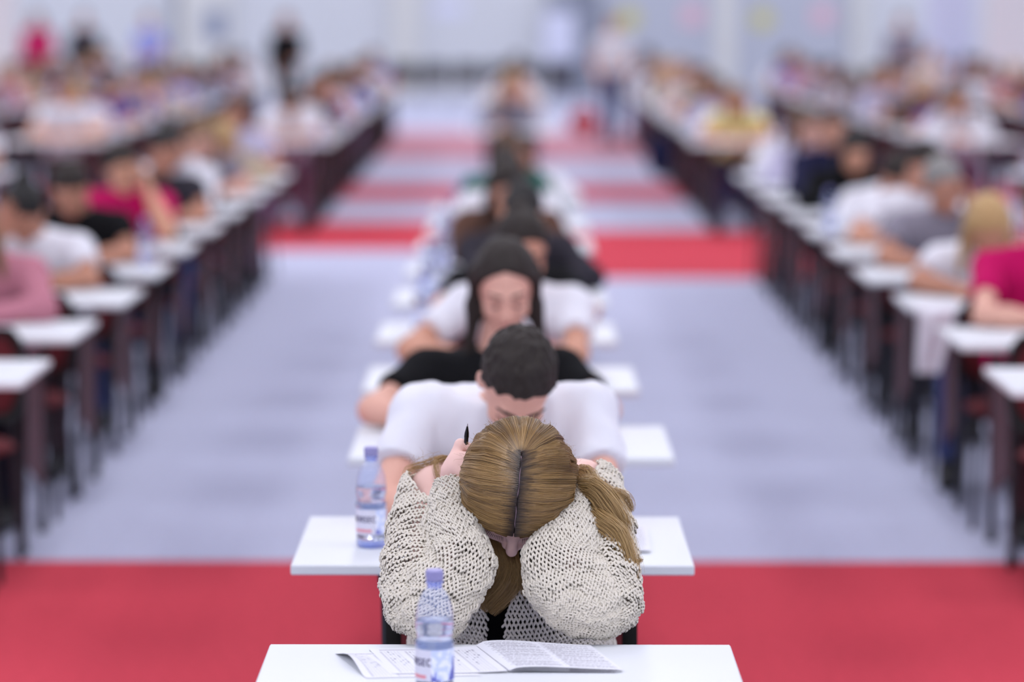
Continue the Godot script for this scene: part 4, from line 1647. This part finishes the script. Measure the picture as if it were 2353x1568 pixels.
func first_papers() -> void:
	# open booklet: two curved leaves with more pages under the right one
	var o := thing("exam_booklet", "open printed exam booklet under the bowed blonde head", "booklet", Vector3(-0.035, DESK, -5.27))
	var leaf := func(a: Vector2, b: Vector2, c: Vector2, d: Vector2, rise: float, y0: float) -> ArrayMesh:
		# a near-left, b near-right, c far-left, d far-right, as (x, z)
		var pts := PackedVector3Array()
		for k in 9:
			for i in 17:
				var u := i / 16.0
				var t := k / 8.0
				var q := c.lerp(d, u).lerp(a.lerp(b, u), t)
				var y := y0 + rise * sin(PI * pow(u, 0.55)) * (1.0 - 0.3 * t) * (1.0 - u * 0.6)
				pts.append(Vector3(q.x + 0.035, y, q.y + 5.27))
		var s := Buf.new()
		s.sheet(pts, 17, 9, true)
		return s.mesh()
	for k in 3:
		part("page", leaf.call(Vector2(-0.004 + k * 0.0012, -5.163), Vector2(0.186 - k * 0.004, -5.170 + k * 0.004), Vector2(-0.062, -5.372), Vector2(0.136 - k * 0.003, -5.374), 0.0105 - k * 0.0028, 0.0042 - k * 0.0014), M.page_text if k == 0 else M.page_text2, o)
	# left leaf, mirrored so that it rises from the fold
	var pts := PackedVector3Array()
	for k in 9:
		for i in 17:
			var u := i / 16.0
			var t := k / 8.0
			var q := Vector2(-0.246, -5.352).lerp(Vector2(-0.062, -5.366), u).lerp(Vector2(-0.196, -5.150).lerp(Vector2(-0.006, -5.160), u), t)
			pts.append(Vector3(q.x + 0.035, 0.0016 + 0.0030 * pow(u, 6.0), q.y + 5.27))
	var s := Buf.new()
	s.sheet(pts, 17, 9, true)
	part("page", s.mesh(), M.page_grid, o)
	# a loose answer sheet with a lifted corner
	var a := thing("answer_sheet", "loose printed answer sheet with a lifted corner beside the water bottle", "paper", Vector3(-0.22, DESK, -5.24))
	var ap := PackedVector3Array()
	for k in 13:
		for i in 13:
			var u := i / 12.0
			var t := k / 12.0
			var q := Vector2(-0.302, -5.318).lerp(Vector2(-0.110, -5.344), u).lerp(Vector2(-0.240, -5.118).lerp(Vector2(-0.050, -5.140), u), t)
			var lift := 0.016 * pow(maxf(0.0, 1.0 - u * 3.0), 1.6) * pow(sin(PI * clampf(t * 1.05, 0.0, 1.0)), 1.4)
			ap.append(Vector3(q.x + 0.22, 0.0008 + lift, q.y + 5.24))
	var sb := Buf.new()
	sb.sheet(ap, 13, 13, true)
	part("page", sb.mesh(), M.page_grid, a)


func sit(fig: Dictionary, x: float, front: float, turn: float, hair: String, hair_c: String, sleeves: String, top: String, trousers: Material, skin: Material, label: String, group := "") -> Node3D:
	return person(fig, Vector3(x, 0, -(front + DEEP + SEAT)), turn, hair, M.hair[hair_c], sleeves, M.top[top], trousers, skin, label, group)


func middle_column(figs: Dictionary) -> void:
	# [x, front edge, whose]
	var rows := [
		[-0.038, 6.175, "the man in the white T-shirt"], [-0.001, 7.658, "the woman in the black T-shirt"], [-0.033, 9.028, "the candidate in white behind her"],
		[-0.052, 10.355, "the broad candidate in black"], [-0.045, 11.66, "the candidate in charcoal"], [-0.04, 12.95, "the candidate in dark brown"],
		[-0.03, 14.25, "the candidate with bright white shoulders"], [-0.02, 15.55, "the candidate in dark green"], [-0.02, 16.85, "the pony-tailed candidate in white"],
	]
	for k in rows.size():
		var r: Array = rows[k]
		place("desk", Vector3(r[0], 0, -(r[1] + DEEP * 0.5)), 0.0, "white exam desk before %s, middle column" % r[2])
		place("chair", Vector3(r[0], 0, -(r[1] + DEEP + SEAT + 0.03)), 0.0, "maroon padded chair with black back under %s" % r[2])
		place("sheet", Vector3(r[0] + (0.20 if k % 2 == 0 else 0.16), 0, -(r[1] + 0.30)), rng.randf_range(-0.1, 0.1), "exam paper by the right-hand edge of the desk before %s" % r[2])
		if k > 0:
			place("sheet", Vector3(r[0] - 0.22, 0, -(r[1] + 0.28)), rng.randf_range(-0.2, 0.2), "exam paper by the left-hand edge of the desk before %s" % r[2])
	place("bottle", Vector3(-0.2875, DESK, -6.39), 0.5, "water bottle with lilac cap on the second desk beside the cream shoulder")
	for k in [3, 4, 5, 6, 7]:
		var r: Array = rows[k]
		place("bottle", Vector3(r[0] - 0.27 + 0.02 * (k % 2), DESK, -(r[1] + 0.25)), k * 1.0, "blue-tinted water bottle on the desk before %s" % r[2])
	# the man in the white T-shirt
	var j := pose(0.62, 0.98, 0.10, -0.06, ["rest", "write"])
	j.chest = Vector3(-0.02, 0.925, 0.245)
	j.neck = Vector3(-0.012, 0.995, 0.300)
	j.head = Transform3D(Basis(Vector3.UP, 0.10) * Basis(Vector3.RIGHT, 1.08) * Basis(Vector3.BACK, -0.10), Vector3(0.010, 1.042, 0.415))
	j.sh = [Vector3(-0.195, 0.958, 0.265), Vector3(0.160, 0.958, 0.265)]
	j.el = [Vector3(-0.270, 0.790, 0.43), Vector3(0.205, 0.790, 0.45)]
	j.wr = [Vector3(-0.10, 0.768, 0.56), Vector3(0.06, 0.768, 0.58)]
	var man := figure(j, 0.010, 0.005, 0.004, ["short"], ["short"], 1.04, 0.010, 0.008)
	sit(man, 0.0, 6.175, 0.0, "short", "dark brown", "short", "white", M.trousers[0], M.skin[0], "man with cropped dark hair in a white T-shirt bent over the second desk")
	# the woman in the black T-shirt, face visible
	j = pose(0.42, 0.62, 0.05, 0.03, ["rest", "rest"])
	j.chest = Vector3(-0.05, 0.85, 0.20)
	j.neck = Vector3(-0.04, 0.930, 0.235)
	j.head = Transform3D(Basis(Vector3.UP, 0.05) * Basis(Vector3.RIGHT, 0.55) * Basis(Vector3.BACK, 0.03), Vector3(-0.018, 1.105, 0.30))
	j.sh = [Vector3(-0.225, 0.865, 0.21), Vector3(0.125, 0.870, 0.21)]
	j.el = [Vector3(-0.365, 0.790, 0.40), Vector3(0.245, 0.790, 0.40)]
	j.wr = [Vector3(-0.14, 0.768, 0.50), Vector3(0.05, 0.768, 0.52)]
	var woman := figure(j, 0.011, 0.005, 0.004, ["long"], ["short"], 0.98)
	sit(woman, 0.0, 7.658, 0.0, "long", "dark brown", "short", "black", M.trousers[1], M.skin[0], "woman with long dark hair in a black T-shirt looking down at her desk")
	# those behind, one after the other
	sit(figs["turned aside"], 0.03, 9.028, -0.25, "bun", "dark brown", "short", "white", M.trousers[1], M.skin[1], "dark-haired candidate in white half hidden behind the woman in black")
	sit(figs["bent low over the paper"], 0.0, 10.355, 0.0, "short", "black", "short", "black", M.trousers[0], M.skin[2], "broad-shouldered candidate in a black T-shirt bent over a desk of the middle column")
	sit(figs["resting a brow on one hand"], 0.0, 11.66, 0.1, "short", "black", "long", "charcoal", M.trousers[0], M.skin[2], "black-haired candidate in a charcoal sweater resting the brow on one hand")
	sit(figs["writing"], -0.02, 12.95, 0.0, "long", "dark brown", "long", "brown", M.trousers[0], M.skin[1], "long-haired candidate in a dark brown sweater behind the charcoal one")
	sit(figs["writing"], 0.0, 14.25, -0.1, "short", "dark brown", "short", "white", M.trousers[2], M.skin[0], "dark-haired candidate with bright white shoulders far back in the middle column")
	sit(figs["leaning on one hand"], -0.06, 15.55, 0.2, "short", "brown", "long", "dark green", M.trousers[1], M.skin[3], "candidate in a dark green top far back in the middle column")
	sit(figs["bent low over the paper"], 0.05, 16.85, 0.0, "tail", "dark brown", "long", "white", M.trousers[1], M.skin[0], "pony-tailed candidate in a white top last in the front middle column")


func side_columns(figs: Dictionary) -> void:
	var names := figs.keys()
	# seats of the front block, from the nearest: [pose, hair, hair colour, sleeves, top]
	var near_left := [
		[], ["writing", "long", "light brown", "long", "dusty pink"], ["resting a brow on one hand", "bun", "black", "short", "white"], ["writing", "short", "dark brown", "short", "black"],
		["leaning on one hand", "tail", "dark brown", "short", "magenta"], ["turned aside", "short", "black", "short", "charcoal"], ["leaning on one hand", "bun", "dark brown", "long", "white"],
		["writing", "long", "light brown", "short", "grey"], ["bent low over the paper", "long", "blonde", "long", "beige"], ["sitting upright", "short", "dark brown", "short", "pale lilac"]]
	var near_right := [
		[], ["sitting upright", "tail", "brown", "short", "magenta"], ["bent low over the paper", "long", "blonde", "short", "white"], ["leaning on one hand", "short", "grey", "short", "grey"],
		["turned aside", "short", "dark brown", "short", "white"], ["bent low over the paper", "short", "dark brown", "long", "white"], ["writing", "long", "black", "long", "black"],
		["sitting upright", "short", "black", "long", "navy"], ["leaning on one hand", "long", "brown", "long", "pale lilac"], ["writing", "long", "brown", "long", "white"]]
	var colours := ["white", "white", "white", "white", "pale lilac", "pale lilac", "black", "black", "charcoal", "navy", "grey", "grey", "dusty pink", "red", "beige", "beige", "purple", "light blue", "grey", "brown", "dark green", "white"]
	var hairs := ["dark brown", "dark brown", "black", "black", "brown", "light brown", "blonde"]
	var seats := []
	for side in [-1.0, 1.0]:
		for k in 10:
			var f := (9.19 if side < 0 else 9.01) + k * 1.235
			seats.append([side * 1.85, f, (near_left if side < 0 else near_right)[k], "front"])
		for k in 3:
			seats.append([side * 3.70, 17.9 + k * 1.3, null, "front"])
		for col in 3:
			for k in 14:
				var f := 25.2 + k * 1.34 + 0.15 * (col % 2)
				if (1.85 * (col + 1) - 0.7) * 7260.0 / (f + 0.6) > 1190.0:
					continue
				var given = null
				if col == 0 and k < 3:
					given = ([["bent low over the paper", "short", "brown", "short", "white"], ["writing", "short", "dark brown", "short", "white"], ["turned aside", "long", "black", "long", "charcoal"]] if side < 0 else [["writing", "long", "light brown", "short", "pale yellow"], ["bent low over the paper", "short", "dark brown", "long", "white"], ["leaning on one hand", "tail", "black", "long", "pale lilac"]])[k]
				seats.append([side * 1.85 * (col + 1), f, given, "rear"])
	for k in 7:
		seats.append([0.0, 27.5 + k * 2.3, null, "rear"])
	for s in seats:
		var x: float = s[0]
		var f: float = s[1]
		var rear: bool = s[3] == "rear"
		var where := "beyond the cross aisle" if rear else ("pillar-side column" if x < 0 else "white-wall column")
		var look: Array = []
		if s[2] != null:
			look = s[2]
		elif rng.randf() > 0.06:
			look = [names[rng.randi() % names.size()], ["short", "short", "long", "long", "bun", "tail"][rng.randi() % 6], hairs[rng.randi() % hairs.size()], "long" if rng.randf() < 0.45 else "short", colours[rng.randi() % colours.size()]]
		var who := "nobody"
		if look.size():
			who = "%s %s candidate in %s %s" % [look[2].replace(" ", "-"), {"short": "short-haired", "long": "long-haired", "bun": "bun-haired", "tail": "pony-tailed"}[look[1]], look[4].replace(" ", "-"), "sweater" if look[3] == "long" else "T-shirt"]
		place("desk", Vector3(x + rng.randf_range(-0.015, 0.015), 0, -(f + DEEP * 0.5)), rng.randf_range(-0.012, 0.012), "white desk before %s, %s" % [who, where], "desks " + where)
		place("chair", Vector3(x, 0, -(f + DEEP + SEAT + 0.04)), rng.randf_range(-0.08, 0.08), "maroon chair under %s, %s" % [who, where], "chairs " + where)
		if look.is_empty():
			continue
		place("sheet", Vector3(x + rng.randf_range(-0.12, 0.12), 0, -(f + 0.24)), rng.randf_range(-0.2, 0.2), "exam paper before %s, %s" % [who, where], "papers " + where)
		if rng.randf() < (0.45 if rear else 0.7):
			place("bottle", Vector3(x - 0.30 * signf(rng.randf() - 0.45), DESK, -(f + rng.randf_range(0.15, 0.45))), rng.randf() * TAU, "water bottle before %s, %s" % [who, where], "bottles " + where)
		sit(figs[look[0]], x, f, rng.randf_range(-0.15, 0.15), look[1], look[2], look[3], look[4], M.trousers[rng.randi() % M.trousers.size()], M.skin[rng.randi() % M.skin.size()], "%s, %s, %s" % [who, look[0], where], "seated candidates " + where)


func stand(hair: String, hair_c: String, sleeves: String, top: String, trousers: Material, at: Vector3, turn: float, label: String) -> void:
	var j := {}
	j.pelvis = Vector3(0, 0.93, 0)
	j.chest = Vector3(0, 1.34, 0.02)
	j.neck = Vector3(0, 1.42, 0.02)
	j.head = Transform3D(Basis(Vector3.RIGHT, 0.25), Vector3(0, 1.58, 0.06))
	j.sh = [Vector3(-0.175, 1.36, 0.01), Vector3(0.175, 1.36, 0.01)]
	j.el = [Vector3(-0.24, 1.08, -0.02), Vector3(0.24, 1.08, -0.02)]
	j.wr = [Vector3(-0.20, 0.86, 0.10), Vector3(0.12, 0.98, 0.22)]
	j.dir = [Vector3(0.1, -0.9, 0.2), Vector3(-0.8, 0.1, 0.4)]
	j.palm = [Vector3(1, 0, 0), Vector3(0, -1, 0)]
	j.curl = [0.35, 0.3]
	j.hip = [Vector3(-0.09, 0.90, 0), Vector3(0.09, 0.90, 0)]
	j.knee = [Vector3(-0.10, 0.49, 0.05), Vector3(0.10, 0.49, -0.02)]
	j.ankle = [Vector3(-0.10, 0.09, 0.04), Vector3(0.11, 0.09, -0.14)]
	if not M.has("standing"):
		M.standing = figure(j, 0.018, 0.008, 0.006, ["short", "long"], ["short", "long"])
	person(M.standing, at, turn, hair, M.hair[hair_c], sleeves, M.top[top], trousers, M.skin[2], label)


func standing_people() -> void:
	stand("short", "grey", "short", "white", M.jeans, Vector3(1.30, 0, -41.5), 0.25, "man in a white shirt and jeans walking up the aisle between the desks")
	stand("long", "dark brown", "long", "magenta", M.trousers[0], Vector3(-7.55, 0, -50.5), 0.0, "standing woman in a magenta top by the far pillar")
	stand("short", "dark brown", "long", "charcoal", M.trousers[0], Vector3(-6.75, 0, -50.0), 0.3, "standing man in a charcoal jacket near the back wall")
	stand("short", "black", "short", "light blue", M.trousers[0], Vector3(-5.6, 0, -49.0), -0.2, "standing invigilator in a light blue short-sleeved shirt near the back wall")
	stand("long", "brown", "long", "black", M.trousers[0], Vector3(-3.35, 0, -47.0), 0.2, "standing brown-haired woman in black before the back wall")
	stand("short", "dark brown", "long", "grey", M.trousers[0], Vector3(5.85, 0, -47.5), -0.3, "standing man in a grey top beside the far white wall panel")


func odds_and_ends() -> void:
	# a row of empty chairs along the back
	for k in 6:
		place("chair", Vector3(-1.95 + k * 0.56, 0, -57.5), PI + rng.randf_range(-0.1, 0.1), "empty chair with its black back turned, in the row before the back wall", "empty chairs along the back wall")
	# bags
	var bag := thing("shoulder_bag", "red bag standing on the aisle floor near the walking man", "bag", Vector3(1.02, 0, -45.0))
	part("pouch", joined([nets([ell(Vector3(0, 0.17, 0), Vector3(0.22, 0.17, 0.10), Basis(), 0.05), cut(Vector3.DOWN, Vector3(0, 0.003, 0), 0.02)], 0.02, 0.01, 8.0)]), M.top["red"], bag)
	var h := Buf.new()
	h.tube(PackedVector3Array([Vector3(-0.12, 0.30, 0), Vector3(-0.07, 0.42, 0), Vector3(0.07, 0.42, 0), Vector3(0.12, 0.30, 0)]), PackedFloat32Array([0.012, 0.012, 0.012, 0.012]), 8)
	part("handle", h.mesh(), M.top["red"], bag)
	var sack := thing("backpack", "navy backpack hanging from a desk corner beyond the cross aisle", "bag", Vector3(1.32, 0.30, -28.2))
	part("pouch", joined([nets([ell(Vector3(0, 0.20, 0), Vector3(0.13, 0.20, 0.10), Basis(), 0.05), ell(Vector3(0, 0.12, 0.07), Vector3(0.10, 0.10, 0.05), Basis(), 0.02)], 0.02)]), M.top["navy"], sack)
	h = Buf.new()
	h.tube(PackedVector3Array([Vector3(0.02, 0.38, 0), Vector3(0.10, 0.46, 0), Vector3(0.17, 0.455, 0)]), PackedFloat32Array([0.012, 0.012, 0.012]), 8)
	part("strap", h.mesh(), M.top["navy"], sack)
	# a white garment trailing over the aisle end of a desk
	var pts := PackedVector3Array()
	for b in 22:
		var t := b / 21.0
		for a in 9:
			var u := a / 8.0 - 0.5
			var x := -0.018 if t > 0.45 else lerpf(0.22, -0.018, t / 0.45)
			var y := DESK + 0.012 if t < 0.42 else DESK + 0.012 - (t - 0.42) * 0.38
			var w := lerpf(0.18, 0.08, t)
			pts.append(Vector3(x - 0.010 * sin(u * 9.0 + t * 4.0) * (1.0 if t > 0.45 else 0.0), y + (0.009 * absf(sin(u * 8.0 + t * 6.0)) if t < 0.45 else 0.0), u * w - 0.05 * t))
	var c := Buf.new()
	c.sheet(pts, 9, 22)
	for k in pts.size():
		pts[k] -= c.n[k] * 0.004
	c.sheet(pts, 9, 22, true)
	solo("white_garment", c.mesh(), M.top["white"], "white garment trailing over the aisle end of a desk by the white-wall column", "garment", Vector3(1.54, 0, -11.262)).rotation.y = PI / 2


func build_back_wall(far: float) -> void:
	var front := -far
	# panel joints and pillars standing out from the wall
	var n := 1
	for e in [[-6.53, 0.10, M.trim], [-5.98, 1.0, M.trim_pale], [-2.1, 0.5, M.trim_pale], [1.35, 0.22, M.trim], [4.15, 0.42, M.trim_pale], [6.75, 0.30, M.trim_pale]]:
		struct("trim_%d" % n, box_mesh(Vector3(e[1], 9.0, 0.16), 0.01), e[2], Vector3(e[0], 4.5, front + 0.08))
		n += 1
	# grey partition on the right part of the wall
	for e in [[2.75, 2.38], [5.45, 2.2]]:
		struct("trim_%d" % n, box_mesh(Vector3(e[1], 3.2, 0.08), 0.01), M.wall_grey, Vector3(e[0], 1.6, front + 0.04))
		n += 1
	struct("door_1", box_mesh(Vector3(1.0, 2.1, 0.10), 0.01), M.door, Vector3(1.20, 1.05, front + 0.21))
	# signs on the partition
	for e in [[2.27, 1.56, "yellow", "round yellow sign on the grey partition behind the walking man"], [4.87, 1.55, "yellow", "round yellow sign on the grey partition nearer the white wall panel"]]:
		var b := Buf.new()
		b.lathe([Vector2(0.0, 0.0), Vector2(0.20, 0.0), Vector2(0.20, 0.012), Vector2(0.0, 0.012)], Vector3.ZERO, 28)
		var o := solo("round_sign", b.mesh(), M.sign_yellow, e[3], "sign", Vector3(e[0], e[1], front + 0.085))
		o.rotation.x = PI / 2
	for e in [[3.50, 1.62, "square pink sign between the two round yellow signs"], [6.05, 1.62, "square pink sign beyond the round yellow signs"]]:
		solo("square_sign", box_mesh(Vector3(0.38, 0.38, 0.015), 0.003), M.sign_pink, e[2], "sign", Vector3(e[0], e[1], front + 0.09))
	solo("wall_notice", box_mesh(Vector3(0.62, 0.95, 0.012), 0.003), M.poster, "large bluish-white notice on the wall above the grey door", "notice", Vector3(0.90, 1.22, front + 0.27))
	solo("wall_notice", box_mesh(Vector3(0.42, 0.62, 0.012), 0.003), M.poster_grey, "grey framed notice on the pale pillar", "notice", Vector3(-5.80, 1.42, front + 0.17))
	solo("wall_notice", box_mesh(Vector3(0.60, 0.30, 0.012), 0.003), M.poster, "small pale notice high on the bare wall", "notice", Vector3(-1.25, 1.76, front + 0.01))
	# white pillar on one side, white wall panels on the other
	struct("wall_pillar", box_mesh(Vector3(0.55, 9.0, 0.55), 0.02), M.wall_white, Vector3(-6.25, 4.5, -38.0))
	struct("wall_panel", box_mesh(Vector3(3.0, 9.0, 0.3), 0.02), M.wall_white, Vector3(8.3, 4.5, -45.5))
	struct("wall_panel_inner", box_mesh(Vector3(0.75, 9.0, 0.2), 0.02), M.poster, Vector3(6.75, 4.5, -49.0))
	solo("plinth_box", box_mesh(Vector3(0.9, 0.55, 0.9), 0.02), M.wall_white, "low white box at the foot of the white pillar", "box", Vector3(-6.42, 0.275, -37.2))
